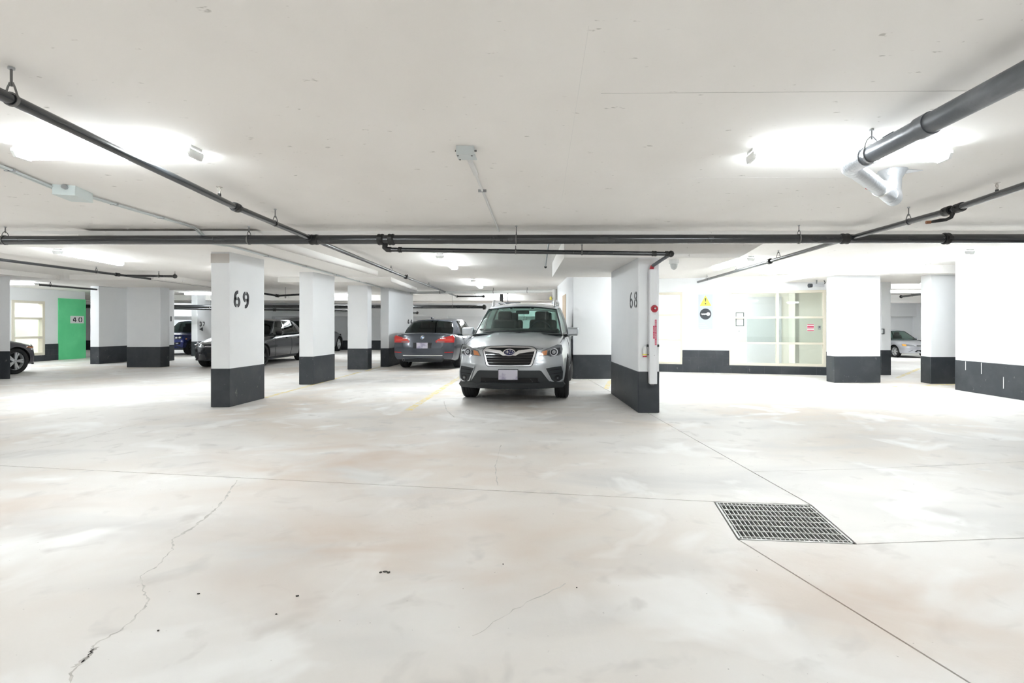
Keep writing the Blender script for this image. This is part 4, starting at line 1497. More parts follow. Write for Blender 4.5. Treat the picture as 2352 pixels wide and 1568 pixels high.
    # wheels
    def wheels(self, rim='spoke5', m=RIM, n=5, tw=.225):
        P = self.P
        R = P['R']
        rr = R * P.get('rimk', .66)
        tyre = rimo = None
        for ya in (P['ya'], P['yb']):
            for s in (-1, 1):
                x = s * (P['track'])
                if tyre is None:
                    h = tw / 2
                    prof = [(-h * .82, rr), (-h, rr + (R - rr) * .25), (-h, R - .05), (-h * .86, R - .012), (-h * .7, R)]
                    for g in (-.42, 0, .42):
                        prof += [((g - .07) * h, R), ((g - .05) * h, R - .008), ((g + .05) * h, R - .008), ((g + .07) * h, R)]
                    prof += [(h * .7, R), (h * .86, R - .012), (h, R - .05), (h, rr + (R - rr) * .25), (h * .82, rr), (-h * .82, rr)]
                    tyre = MB().lathe(prof, (0, 0, 0), (1, 0, 0), 40).build('wheel', TYRE, self.root, 40)
                    t = tyre
                    mb = MB()
                    mb.lathe([(-.06, rr * .99), (.055, rr * .99), (.07, rr), (.075, rr * .95), (.05, rr * .92), (-.06, rr * .9), (-.06, rr * .99)], (0, 0, 0), (1, 0, 0), 40)
                    mb.lathe([(.03, .0005), (.075, .03), (.075, rr * .14), (.05, rr * .22), (.02, rr * .22)], (0, 0, 0), (1, 0, 0), 20)
                    for k in range(n):
                        a0 = 2 * math.pi * k / n
                        for da in ((-.16, .16) if rim == 'double' else (0,)):
                            d1 = Vector((0, math.cos(a0 + da * .4), math.sin(a0 + da * .4)))
                            d2 = Vector((0, math.cos(a0 + da), math.sin(a0 + da)))
                            t1, t2 = Vector((0, -d1.z, d1.y)), Vector((0, -d2.z, d2.y))
                            w1, w2 = (.022, .02) if rim == 'double' else (.03, .045)
                            Xv = Vector((1, 0, 0))
                            A = [d1 * rr * .12 + t1 * w1 + Xv * .07, d1 * rr * .12 - t1 * w1 + Xv * .07, d2 * rr * .96 - t2 * w2 + Xv * .062, d2 * rr * .96 + t2 * w2 + Xv * .062]
                            mb.add(A + [q - Xv * .035 for q in A], [(0, 1, 2, 3), (7, 6, 5, 4), (0, 4, 5, 1), (1, 5, 6, 2), (2, 6, 7, 3), (3, 7, 4, 0)])
                    rimo = mb.build('rim', m, t, 35)
                    back = MB().lathe([(.0, .0005), (.0, rr * .9), (-.04, rr * .9), (-.04, .0005)], (0, 0, 0), (1, 0, 0), 24).build('brake_disc', VOID, t, 40)
                    kids = [rimo, back]
                else:
                    t = tyre.copy()
                    COL.objects.link(t)
                    for q in kids:
                        c = q.copy()
                        COL.objects.link(c)
                        c.parent = t
                t.location = (x, ya, R)
                t.rotation_euler = (0, 0, 0 if s > 0 else math.pi)

    # greenhouse
    def green(self, glass, keys, wins, crown=.05, b0=.22, b1=.10, rb0=.10, rb1=.18, rear_glass=None, side_glass=None, pillar=None, nu=12):
        """keys: (yb, xb, zb, yr, xr, zr); wins: (b0,b1,r0,r1) in key space"""
        n = len(keys)
        B = [curve([(i, k[j]) for i, k in enumerate(keys)]) for j in range(6)]

        def Sd(t, s, sg):
            x = B[1](t) * (1 - s) + B[4](t) * s + .03 * math.sin(math.pi * s)
            return Vector((sg * x, B[0](t) * (1 - s) + B[3](t) * s, B[2](t) * (1 - s) + B[5](t) * s))
        self.Sd = Sd
        pil = pillar or self.paint
        for sg in (-1, 1):
            off = (-sg * .025, 0, 0)

            def quad(tb0, tb1, tr0, tr1, s0, s1, nm, m, o=off, ns=7, nt=8):
                G = []
                for i in range(ns + 1):
                    s = s0 + (s1 - s0) * i / ns
                    G.append([Sd((tb0 * (1 - s) + tr0 * s) * (1 - j / nt) + (tb1 * (1 - s) + tr1 * s) * j / nt, s, sg) for j in range(nt + 1)])
                return MB().grid(G, o).build(nm, m, self.root, 40)
            cb, cr = 0.0, 0.0
            for wi, w in enumerate(wins):
                if w[0] > cb or w[2] > cr:
                    quad(cb, w[0], cr, w[2], 0, 1, 'pillar', pil if wi == 0 else (PLASTG if w[0] - cb < .25 else pil), nt=3)
                quad(w[0], w[1], w[2], w[3], 0, .05, 'window_sill_trim', PLAST, ns=1)
                quad(w[0], w[1], w[2], w[3], .93, 1, 'roof_frame', pil, ns=1)
                quad(w[0], w[1], w[2], w[3], .05, .93, 'side_window', side_glass or glass, (-sg * .004, 0, 0))
                cb, cr = w[1], w[3]
            if cb < n - 1:
                quad(cb, n - 1, cr, n - 1, 0, 1, 'pillar', pil, nt=4)

        def sheet(t, bb, bt, sgn, nm, m, th, sa=0.0, sb=.92):
            G = []
            for i in range(9):
                s = sa + (sb - sa) * i / 8
                e = Sd(t, s, 1)
                row = []
                for j in range(nu + 1):
                    u = -1 + 2 * j / nu
                    b = bb * (1 - s) + bt * s
                    row.append(Vector((u * e.x, e.y + sgn * b * (1 - u * u), e.z + crown * s * (1 - u * u))))
                G.append(row)
            return MB().grid(G, (0, -sgn * th, 0)).build(nm, m, self.root, 60)
        self.ws = sheet(0, b0, b1, -1, 'windshield', glass, .004)
        sheet(n - 1, rb0, rb1, 1, 'rear_window', rear_glass or glass, .004)
        rim_ = []
        for (s_, u0, u1) in ((0.0, -1, 1), (.92, 1, -1), (0.0, -1, -1)):
            for j in range(13 if s_ == 0.0 and u0 != u1 or s_ == .92 else 1):
                u = u0 + (u1 - u0) * j / 12
                e = Sd(0, s_, 1)
                b = b0 * (1 - s_) + b1 * s_
                rim_.append(Vector((u * e.x, e.y - b * (1 - u * u) - .003, e.z + crown * s_ * (1 - u * u))))
        MB().tube(rim_, .013, 6).build('windshield_seal', PLAST, self.root)
        sheet(0, b0, b1, -1, 'roof_header', self.paint, .02, .92, 1.0)
        sheet(n - 1, rb0, rb1, 1, 'roof_header', self.paint, .02, .92, 1.0)
        G = []
        for i in range(17):
            t = (n - 1) * i / 16
            e = Sd(t, 1, 1)
            q = t / (n - 1)
            row = []
            for j in range(nu + 1):
                u = -1 + 2 * j / nu
                row.append(Vector((u * e.x, e.y + (1 - u * u) * (-b1 * (1 - q) ** 3 + rb1 * q ** 3), e.z + crown * (1 - u * u))))
            G.append(row)
        self.roof = MB().grid(G, (0, 0, -.03)).build('roof', self.paint, self.root, 50)

    # conforming patches
    def patch(self, poly, m, nm, off=.004, th=.01, where='front', parent=None, cuts=3, mirror=False, ring=None):
        """poly in (x,z) for front/rear, (y,z) for side; ring = inner polygon of the same length makes a frame"""
        outs = []
        for sg in ((1, -1) if mirror else (1,)):
            bm = bmesh.new()
            P_ = [(sg * a, b) for a, b in poly] if where != 'side' else poly
            vs = [bm.verts.new((a, 0, b)) for a, b in P_]
            if ring is None:
                bm.faces.new(vs)
                bmesh.ops.triangulate(bm, faces=bm.faces[:])
            else:
                I_ = [(sg * a, b) for a, b in ring] if where != 'side' else ring
                vi = [bm.verts.new((a, 0, b)) for a, b in I_]
                k = len(vs)
                for i in range(k):
                    bm.faces.new((vs[i], vs[(i + 1) % k], vi[(i + 1) % k], vi[i]))
            if cuts:
                bmesh.ops.subdivide_edges(bm, edges=bm.edges[:], cuts=cuts, use_grid_fill=True)
            bm.verts.ensure_lookup_table()

            def mp(a, b, o):
                if where == 'front':
                    return Vector((a, self.F(a, b) - o, b))
                if where == 'rear':
                    return Vector((a, self.Rr(a, b) + o, b))
                return Vector((sg * (self.sx(a, b) + o), a, b))
            src = [(v.co.x, v.co.z) for v in bm.verts]
            N = len(src)
            V = [mp(a, b, off) for a, b in src] + [mp(a, b, off - th) for a, b in src]
            bm.faces.ensure_lookup_table()
            Fc = [tuple(v.index for v in f.verts) for f in bm.faces]
            bm.verts.index_update()
            Fc = [tuple(v.index for v in f.verts) for f in bm.faces]
            F2 = Fc + [tuple(N + i for i in reversed(f)) for f in Fc]
            for e_ in bm.edges:
                if len(e_.link_faces) == 1:
                    a, b = e_.verts[0].index, e_.verts[1].index
                    F2.append((a, b, N + b, N + a))
            bm.free()
            outs.append(mk(nm, V, F2, m, parent or self.root, 40))
        return outs

    def line(self, pts, w, m, nm, off=.002, where='side', mirror=True, parent=None, seg=6):
        outs = []
        for sg in ((1, -1) if mirror else (1,)):
            Q = []
            for i in range(len(pts) - 1):
                for k in range(seg):
                    t = k / seg
                    Q.append((pts[i][0] * (1 - t) + pts[i + 1][0] * t, pts[i][1] * (1 - t) + pts[i + 1][1] * t))
            Q.append(pts[-1])
            V = []
            for a, b in Q:
                if where == 'side':
                    V.append(Vector((sg * (self.sx(a, b) + off), a, b)))
                elif where == 'front':
                    V.append(Vector((sg * a, self.F(a, b) - off, b)))
                elif where == 'rear':
                    V.append(Vector((sg * a, self.Rr(a, b) + off, b)))
                else:
                    V.append(Vector((sg * a, b, self.T(a / self.Wf(b), b) + off)))
            outs.append(MB().tube(V, w / 2, 5).build(nm, m, parent or self.root))
        return outs

    def mirrors(self, y, z, m, size=(.22, .12, .15), cap=None):
        for sg in (-1, 1):
            x = self.sx(y, z - .1)
            c = Vector((sg * (x + size[0] * .62), y, z))
            mb = MB()
            mb.box(c, size)
            o = mb.build('mirror', cap or m, self.root, 60)
            bevel_mesh(o, .035, 3)
            o.data.polygons.foreach_set('use_smooth', [True] * len(o.data.polygons))
            MB().tube([Vector((sg * (x - .06), y + .02, z - .09)), c + Vector((-sg * .04, 0, -.055))], [.03, .022], 8).build('mirror_arm', PLAST, o, 50)
            MB().box(c + Vector((0, size[1] * .5, 0)), (size[0] * .8, .006, size[2] * .75)).build('mirror_glass', CHROME, o)

    def seats(self, ys, zt, head=True, xs=(-.36, .36), w=.48):
        for y in ys:
            for x in xs:
                o = MB().box((x, y + .06, zt - .18), (w, .13, .5), 0, Matrix.Rotation(-.22, 3, 'X')).build('seat_back', SEATM, self.root, 60)
                bevel_mesh(o, .055, 3)
                h_ = MB().box((x, y + .12, zt + .13), (.27, .10, .19), 0, Matrix.Rotation(-.1, 3, 'X')).build('headrest', SEATM, o, 60)
                bevel_mesh(h_, .04, 3)

    def place(self, local, wpt, heading):
        th = math.atan2(heading[0], -heading[1])
        c, s = math.cos(th), math.sin(th)
        self.root.rotation_euler = (0, 0, th)
        self.root.location = (wpt[0] - (c * local[0] - s * local[1]), wpt[1] - (s * local[0] + c * local[1]), 0)


# ---------------------------------------------------------------- silver SUV
SIDE = [(0, .90), (.08, .955), (.25, .985), (.5, 1.0), (.72, .995), (.86, .965), (.95, .925), (1, .87)]
suvP = dict(L=4.62, W=.905, zb=.235, R=.352, ya=.92, yb=3.59, track=.785, cabin=(1.22, 4.4), arch=1.15, rimk=.62,
            plan=[(0, .825), (.4, .86), (.92, .89), (2.3, .90), (3.6, .905), (4.3, .885), (4.62, .86)],
            top=[(0, .915), (.12, .955), (.35, .995), (.8, 1.06), (1.2, 1.105), (1.6, 1.12), (4.2, 1.14), (4.62, 1.10)],
            drop=[(0, .06), (.5, .075), (1.2, .07), (1.7, .05), (4.4, .05), (4.62, .06)],
            fprof=[(.2, .12), (.26, .06), (.36, .02), (.46, .0), (.60, .0), (.72, .025), (.85, .055), (.93, .10), (1.0, .2)],
            rprof=[(.2, .10), (.35, .02), (.6, .0), (.8, .04), (1.1, .08)], fsweep=.36, fp=3.2, rsweep=.16, side=SIDE, lipf=.015, lipr=.1,
            bulge=lambda x, y: (.018 * max(0, min(1, (.62 - abs(x)) / .12)) * max(0, min(1, y / .25)) if y < 1.2 else 0))
suv = Car('suv', 'silver SUV parked nose out in the middle bay', suvP, SILVER)
suv.body(30, 72, 18)
suv.wheels('double', RIM, 5, .235)
suv.green(GLASS, [(1.16, .775, 1.06, 1.93, .625, 1.575), (2.2, .83, 1.08, 2.45, .655, 1.625), (3.1, .83, 1.09, 3.15, .655, 1.64), (4.0, .82, 1.10, 3.85, .635, 1.615), (4.5, .78, 1.09, 4.28, .60, 1.57)],
          [(.14, 1.0, .10, .98), (1.10, 2.0, 1.08, 2.0), (2.1, 3.2, 2.1, 3.1)], crown=.05, b0=.17, b1=.10, rb0=.08, rb1=.08)
# grille
g_out = [(-.30, .905), (0, .912), (.30, .905), (.375, .888), (.418, .845), (.405, .79), (.355, .625), (.325, .602), (0, .597), (-.325, .602), (-.355, .625), (-.405, .79), (-.418, .845), (-.375, .888)]
g_in = [(-.29, .885), (0, .890), (.29, .885), (.352, .870), (.390, .838), (.380, .79), (.332, .640), (.308, .622), (0, .618), (-.308, .622), (-.332, .640), (-.380, .79), (-.390, .838), (-.352, .870)]
gv = suv.patch(g_in, VOID, 'grille', .004, .02, cuts=4)[0]
suv.line([(x_ * 1.02, .755 + (z_ - .755) * 1.03) for x_, z_ in g_out + g_out[:1]], .010, PLAST, 'grille_gap', .004, 'front', False, gv, 3)
suv.patch(g_out, CHROME, 'chrome_surround', .022, .03, ring=g_in, parent=gv, cuts=2)
for i, z in enumerate((.66, .70, .74, .78, .815)):
    hw = np.interp(z, [.622, .64, .79, .838], [.308, .332, .380, .385])
    suv.patch([(-hw, z - .010), (hw, z - .010), (hw, z + .010), (-hw, z + .010)], PLASTG, 'grille_slat', .014, .012, parent=gv, cuts=3)
for sg in (1, -1):
    suv.patch([(sg * a, b) for a, b in ((.385, .868), (.36, .872), (.14, .845), (.075, .80), (.055, .765), (.10, .765), (.16, .798), (.386, .832))], CHROME, 'chrome_wing', .026, .02, parent=gv, cuts=2)
em = suv.patch([(.088 * math.cos(t), .815 + .048 * math.sin(t)) for t in np.linspace(0, 2 * math.pi, 28, endpoint=False)], NAVY, 'emblem', .034, .03, cuts=0)[0]
suv.patch([(.096 * math.cos(t), .815 + .056 * math.sin(t)) for t in np.linspace(0, 2 * math.pi, 28, endpoint=False)], CHROME, 'emblem_ring', .037, .03,
          ring=[(.083 * math.cos(t), .815 + .043 * math.sin(t)) for t in np.linspace(0, 2 * math.pi, 28, endpoint=False)], parent=em, cuts=0)
for x, z, r in ((-.03, .822, .026), (.015, .838, .009), (.05, .832, .009), (.062, .808, .009), (.03, .796, .009), (.005, .802, .009)):
    st = []
    for k in range(12):
        rr_ = r * (1, .42, .55)[0 if k % 3 == 0 else (1 if k % 3 == 1 else 1)]
        st.append((x + rr_ * 1.2 * math.cos(k * math.pi / 6), z + rr_ * math.sin(k * math.pi / 6)))
    suv.patch(st, CHROME, 'emblem_star', .038, .006, parent=em, cuts=0)
# headlamps
hl = [(.455, .755), (.50, .835), (.60, .872), (.735, .925), (.80, .92), (.815, .855), (.805, .79), (.76, .762), (.63, .745), (.585, .765)]
for i, sgn in enumerate((1, -1)):
    pl = [(sgn * a, b) for a, b in hl]
    h_ = suv.patch(pl, LENS, 'headlamp', .006, .03, cuts=3)[0]
    suv.patch([(sgn * a, b) for a, b in ((.585, .775), (.60, .845), (.70, .88), (.775, .885), (.79, .80), (.75, .768), (.64, .757))], LENSD, 'lamp_bowl', .011, .012, parent=h_, cuts=2)
    suv.patch([(sgn * a, b) for a, b in ((.472, .762), (.512, .828), (.585, .845), (.575, .772))], AMBER, 'turn_signal', .012, .012, parent=h_, cuts=2)
    for r, m_, of in ((.062, CHROME, .014), (.047, LENSD, .018), (.026, CHROME, .021), (.016, LENS, .024)):
        suv.patch([(sgn * (.685 + r * math.cos(t)), .815 + r * math.sin(t)) for t in np.linspace(0, 2 * math.pi, 20, endpoint=False)], m_, 'projector', of, .01, parent=h_, cuts=0)
    suv.patch([(sgn * a, b) for a, b in ((.59, .85), (.70, .893), (.80, .90), (.812, .86), (.804, .79), (.79, .795), (.795, .85), (.785, .884), (.70, .876), (.60, .835))], LENS, 'daylight_strip', .018, .01, parent=h_, cuts=1)
    suv.line([(sgn * a, b) for a, b in hl + hl[:1]], .006, PLAST, 'lamp_gap', .003, 'front', False, h_, 3)
# lower bumper
suv.patch([(-.47, .535), (.47, .535), (.50, .52), (.615, .36), (.83, .335), (.86, .29), (.82, .245), (-.82, .245), (-.86, .29), (-.83, .335), (-.615, .36), (-.50, .52)], PLAST, 'lower_bumper', .032, .07, cuts=4)
suv.patch([(-.44, .425), (.44, .425), (.45, .352), (-.45, .352)], VOID, 'lower_intake', .037, .02, cuts=3)
suv.patch([(-.47, .345), (.47, .345), (.47, .305), (-.47, .305)], PLAST, 'bumper_lip', .044, .03, cuts=3)
for sgn in (1, -1):
    fp_ = suv.patch([(sgn * a, b) for a, b in ((.565, .565), (.70, .585), (.80, .59), (.825, .50), (.82, .39), (.77, .355), (.70, .345), (.655, .38))], PLAST, 'fog_pocket', .014, .03, cuts=3)[0]
    suv.patch([(sgn * a, b) for a, b in ((.55, .590), (.70, .610), (.81, .612), (.845, .50), (.84, .375), (.78, .335), (.69, .322), (.635, .37))], SILVER, 'pocket_surround', .024, .04,
              ring=[(sgn * a, b) for a, b in ((.565, .565), (.70, .585), (.80, .59), (.825, .50), (.82, .39), (.77, .355), (.70, .345), (.655, .38))], parent=fp_, cuts=1)
    for r, m_, of in ((.045, VOID, .018), (.030, LENSD, .022), (.012, LENS, .025)):
        suv.patch([(sgn * (.745 + r * math.cos(t)), .405 + r * math.sin(t)) for t in np.linspace(0, 2 * math.pi, 16, endpoint=False)], m_, 'fog_lamp', of, .01, parent=fp_, cuts=0)
    for z in (.47, .53):
        suv.patch([(sgn * .62, z), (sgn * .80, z + .01), (sgn * .80, z + .018), (sgn * .62, z + .008)], VOID, 'pocket_rib', .018, .008, parent=fp_, cuts=1)
pt = MB().box((-.01, -.045, .475), (.31, .012, .165)).build('licence_plate', PLAST, suv.root)
MB().box((-.01, -.053, .475), (.295, .006, .150)).build('plate_face', PLATE, pt)
MB().box((-.01, -.02, .40), (.20, .05, .03)).build('plate_bracket', PLAST, pt)
# shut lines, wipers, mirrors, rails, seats
suv.line([(-.40, .885), (-.43, .868), (-.47, .862), (-.52, .87)], .007, PLAST, 'hood_gap', .003, 'front', False)
suv.line([(.40, .885), (.43, .868), (.47, .862), (.52, .87)], .007, PLAST, 'hood_gap', .003, 'front', False)
suv.line([(.78, .42), (.80, .75), (.815, 1.12)], .006, PLAST, 'hood_gap', .001, 'top', True)
suv.line([(1.62, 1.02), (1.60, .6), (1.66, .36)], .008, PLAST, 'door_gap')
suv.line([(2.72, 1.02), (2.72, .5), (2.7, .36)], .008, PLAST, 'door_gap')
suv.patch([(1.35, .25), (3.2, .25), (3.2, .40), (1.35, .38)], PLAST, 'sill_cladding', .012, .03, 'side', mirror=True)
for x0, x1, dy in ((-.62, .08, 0), (.02, .64, .01)):
    MB().tube([(x0, 1.02 + .18 * (x0 / .75) ** 2 + dy, 1.115), ((x0 + x1) / 2, 1.02 + .15 * ((x0 + x1) / 1.5) ** 2 + dy, 1.135), (x1, 1.02 + .18 * (x1 / .75) ** 2 + dy, 1.12)], .011, 6).build('wiper', PLAST, suv.root)
G = [[Vector((u * .76, 1.16 - .17 * (1 - u * u) - .05, 1.098 - .02 * u * u)) for u in np.linspace(-1, 1, 13)], [Vector((u * .76, 1.16 - .17 * (1 - u * u) + .08, 1.112 - .02 * u * u)) for u in np.linspace(-1, 1, 13)]]
MB().grid(G, (0, 0, -.01)).build('cowl', PLAST, suv.root)
suv.mirrors(1.50, 1.12, SILVER, (.215, .13, .155))
for sg in (-1, 1):
    pts = [(sg * .60, 2.10, 1.60), (sg * .605, 2.16, 1.675), (sg * .61, 2.26, 1.715), (sg * .615, 2.5, 1.725), (sg * .615, 3.6, 1.725), (sg * .60, 3.85, 1.70), (sg * .585, 3.95, 1.61)]
    MB().tube(pts, .024, 8).build('roof_rail', CHROME, suv.root, 60)
suv.seats([1.95, 2.95], 1.28)
o = MB().box((0, 1.42, 1.13), (1.42, .34, .09)).build('dashboard', INTER, suv.root, 60)
bevel_mesh(o, .03, 3)
o = MB().box((.36, 1.50, 1.165), (.40, .2, .05)).build('instrument_hood', INTER, suv.root, 60)
bevel_mesh(o, .02, 2)
sw = [(.36 + .185 * math.cos(t), 1.66 - .06 * math.sin(t), 1.13 + .175 * math.sin(t)) for t in np.linspace(0, 2 * math.pi, 29)]
swo = MB().tube(sw, .015, 8, False).build('steering_wheel', PLAST, suv.root, 60)
MB().box((.36, 1.65, 1.13), (.30, .03, .06)).build('wheel_hub', PLAST, swo)
rm = MB().box((.02, 1.72, 1.475), (.25, .04, .065)).build('rear_view_mirror', PLASTG, suv.root)
bevel_mesh(rm, .015, 2)
for x in (-.20, .20):
    ey = MB().box((x, 1.80, 1.555), (.085, .05, .045)).build('camera_eye', CHROME, suv.root)
    MB().box((x, 1.772, 1.553), (.045, .01, .028)).build('camera_lens', VOID, ey)
MB().box((0, 1.85, 1.57), (.42, .10, .03)).build('camera_housing', PLAST, suv.root)
ch = MB().tube([(.05, 1.70, 1.45), (.05, 1.70, 1.40)], .004, 6).build('hanging_charm', CHROME, suv.root)
for dx in (-.022, .028):
    MB().lathe([(-.045, .0005), (-.03, .02), (-.012, .026), (.015, .012), (.03, .0005)], (.05 + dx, 1.70, 1.365 + dx * .2), (0, 0, 1), 12).build('charm_bulb', mat('charm_white', (.72, .80, .76), .3), ch, 60)
suv.place((0, .92), ((1186 - PX) / FPX * 9.0, 9.0), (-math.sin(math.radians(3.2)), -math.cos(math.radians(3.2))))

# ---------------------------------------------------------------- sedans
def sedan_params(**k):
    P = dict(L=4.62, W=.905, zb=.21, R=.325, ya=.82, yb=3.62, track=.775, cabin=(1.45, 3.9), arch=1.12, rimk=.70,
             plan=[(0, .86), (.4, .885), (.9, .90), (2.3, .905), (3.6, .905), (4.3, .88), (4.62, .84)],
             top=[(0, .72), (.15, .77), (.5, .84), (1.2, .93), (1.5, .955), (3.7, .985), (3.95, 1.01), (4.4, 1.03), (4.62, 1.0)],
             drop=[(0, .05), (.5, .06), (1.2, .05), (1.8, .04), (3.6, .04), (4.62, .05)],
             fprof=[(.15, .10), (.25, .02), (.4, .0), (.55, .01), (.7, .06), (.8, .16)],
             rprof=[(.15, .14), (.28, .05), (.45, .0), (.6, .0), (.75, .02), (.95, .05), (1.05, .09)], fsweep=.42, fp=3.0, rsweep=.22, rp=3, side=SIDE)
    P.update(k)
    return P


SED_KEYS = [(1.42, .76, .93, 2.05, .60, 1.37), (2.25, .82, .955, 2.45, .62, 1.41), (3.05, .82, .965, 3.05, .61, 1.405), (3.55, .79, .98, 3.40, .585, 1.375), (4.02, .70, .985, 3.55, .57, 1.355)]
SED_WINS = [(.12, 1.0, .08, .98), (1.07, 2.05, 1.06, 2.05), (2.1, 2.75, 2.1, 2.5)]


def sedan_details(c, front=True, rear=True, hl_poly=None, chrome=CHROME, amber=True):
    P = c.P
    if front:
        H = hl_poly or [(.40, .60), (.45, .66), (.62, .70), (.80, .745), (.80, .68), (.70, .625), (.52, .595)]
        for sgn in (1, -1):
            h_ = c.patch([(sgn * a, b) for a, b in H], LENS, 'headlamp', .006, .02, cuts=2)[0]
            for cx, r in ((.72, .030), (.60, .026)):
                c.patch([(sgn * (cx + r * math.cos(t)), .665 + r * math.sin(t)) for t in np.linspace(0, 2 * math.pi, 12, endpoint=False)], LENSD, 'projector', .010, .008, parent=h_, cuts=0)
        c.patch([(-.42, .60), (.42, .60), (.40, .54), (-.40, .54)], PLASTG, 'upper_grille', .006, .02)
        c.patch([(-.40, .635), (.40, .635), (.40, .61), (-.40, .61)], chrome, 'grille_bar', .012, .02)
        c.patch([(-.60, .45), (.60, .45), (.66, .27), (-.66, .27)], VOID, 'lower_grille', .006, .02)
        for sgn in (1, -1):
            c.patch([(sgn * a, b) for a, b in ((.66, .46), (.80, .48), (.82, .30), (.70, .28))], PLAST, 'side_intake', .006, .02)
        c.patch([(-.80, .25), (.80, .25), (.80, .215), (-.80, .215)], PLAST, 'front_lip', .02, .03)
        MB().box((0, -.03, .44), (.31, .012, .16)).build('licence_plate', PLATE, c.root)
        if amber:
            c.patch([(.36, .665), (.52, .69), (.58, .665), (.45, .645)], AMBER, 'side_marker', .006, .012, 'side', mirror=True, cuts=2)
    for ln in ([(1.55, .90), (1.50, .5), (1.56, .27)], [(2.68, .90), (2.68, .5), (2.62, .27)], [(3.45, .90), (3.40, .72), (3.30, .5)]):
        c.line(ln, .007, PLAST, 'door_gap')
    for y in (2.42, 3.32):
        for sg in (-1, 1):
            x = c.sx(y, .83)
            MB().tube([(sg * (x + .002), y - .10, .83), (sg * (x + .028), y - .07, .835), (sg * (x + .028), y + .07, .838), (sg * (x + .002), y + .10, .838)], .011, 6).build('door_handle', c.paint, c.root, 60)
    c.patch([(1.2, .18), (3.2, .18), (3.2, .26), (1.2, .25)], PLAST, 'sill_trim', .008, .02, 'side', mirror=True)


# grey sedan seen from behind
bmw = Car('sedan', 'slate grey sedan parked tail out left of the silver SUV', sedan_params(), GREYP)
bmw.body()
bmw.wheels('double', RIM, 5, .235)
bmw.green(GLASST, SED_KEYS, SED_WINS, crown=.045, b0=.2, b1=.1, rb0=.14, rb1=.10)
sedan_details(bmw, front=True, rear=True)
bmw.mirrors(1.72, 1.0, GREYP, (.2, .12, .13))
bmw.patch([(-.62, .985), (.62, .985), (.60, .955), (-.60, .955)], GREYP, 'trunk_lip', .012, .02, 'rear')
bmw.line([(-.60, .98), (-.56, .66), (-.50, .60), (.50, .60), (.56, .66), (.60, .98)], .008, PLAST, 'trunk_gap', .002, 'rear', False)
for sgn in (1, -1):
    t_ = bmw.patch([(sgn * a, b) for a, b in ((.38, .755), (.36, .80), (.44, .86), (.66, .92), (.80, .955), (.85, .90), (.84, .755))], TAILR, 'tail_lamp', .008, .02, 'rear', cuts=3)[0]
    for z in (.80, .83):
        bmw.patch([(sgn * a, b) for a, b in ((.42, z), (.80, z + .01), (.80, z + .022), (.42, z + .012))], mat('tail_bright', (.85, .10, .06), .2, coat=1.0), 'tail_bar', .012, .01, 'rear', t_, 2)
    bmw.patch([(sgn * a, b) for a, b in ((.40, .765), (.60, .765), (.60, .785), (.40, .785))], LENS, 'reverse_lamp', .012, .01, 'rear', t_, 1)
    bmw.patch([(sgn * a, b) for a, b in ((.60, .475), (.82, .48), (.82, .50), (.60, .495))], TAILR, 'reflector', .008, .012, 'rear', cuts=2)
bmw.patch([(-.26, .75), (.26, .75), (.25, .60), (-.25, .60)], PLASTG, 'plate_recess', .003, .02, 'rear')
p_ = MB().box((.0, 4.62 + .008, .675), (.31, .012, .155)).build('licence_plate', PLATE, bmw.root)
bmw.patch([(-.55, .415), (.55, .415), (.55, .39), (-.55, .39)], CHROME, 'bumper_strip', .012, .02, 'rear')
bmw.patch([(-.60, .33), (.60, .33), (.52, .22), (-.52, .22)], PLAST, 'diffuser', .004, .02, 'rear')
for dx in (-.52,):
    MB().lathe([(0, .035), (.10, .035), (.10, .028), (.0, .028)], (.52, 4.50, .28), (0, 1, 0), 16).build('exhaust', CHROME, bmw.root, 40)
    MB().cyl((.52, 4.5, .28), (.52, 4.57, .28), .028, n=12).build('exhaust_bore', VOID, bmw.root)
ro = bmw.patch([(.05 * math.cos(t), .90 + .05 * math.sin(t)) for t in np.linspace(0, 2 * math.pi, 24, endpoint=False)], PLASTG, 'roundel', .018, .02, 'rear', cuts=0)[0]
for q in range(4):
    bmw.patch([(0, .90)] + [(.034 * math.cos(t), .90 + .034 * math.sin(t)) for t in np.linspace(q * math.pi / 2, (q + 1) * math.pi / 2, 7)], (SKYB if q % 2 else M_PAPER), 'roundel_quarter', .022, .01, 'rear', ro, 0)
bmw.patch([(.052 * math.cos(t), .90 + .052 * math.sin(t)) for t in np.linspace(0, 2 * math.pi, 24, endpoint=False)], CHROME, 'roundel_ring', .022, .01, 'rear', ro, 0,
          ring=[(.045 * math.cos(t), .90 + .045 * math.sin(t)) for t in np.linspace(0, 2 * math.pi, 24, endpoint=False)])
for x in (-.55, .50):
    bmw.patch([(x - .07, .865), (x + .07, .865), (x + .07, .880), (x - .07, .880)], CHROME, 'model_badge', .008, .008, 'rear', cuts=1)
o = MB().box((0, 3.62, 1.44), (.045, .16, .055)).build('roof_antenna', GREYP, bmw.root)
bevel_mesh(o, .015, 2)
bmw.seats([2.0, 3.0], 1.10)
bmw.place((0, 3.62), (-3.47, 15.3), (.05, 1))

# charcoal sedan between the columns, nose to the left
cv = Car('sedan', 'charcoal sedan behind the column marked 69, nose to the left', sedan_params(top=[(0, .70), (.15, .76), (.5, .83), (1.1, .92), (1.4, .95), (3.7, .985), (3.95, 1.01), (4.4, 1.03), (4.62, 1.0)]), DARKP)
cv.body()
cv.wheels('double', RIMD, 5, .225)
cv.green(GLASST, SED_KEYS, SED_WINS, crown=.04, pillar=DARKP)
sedan_details(cv)
cv.mirrors(1.70, 1.0, PLASTG, (.2, .12, .13))
cv.seats([2.0, 3.0], 1.10)
cv.place((-.775, .82), (-10.26, 15.6), (.06, -1))

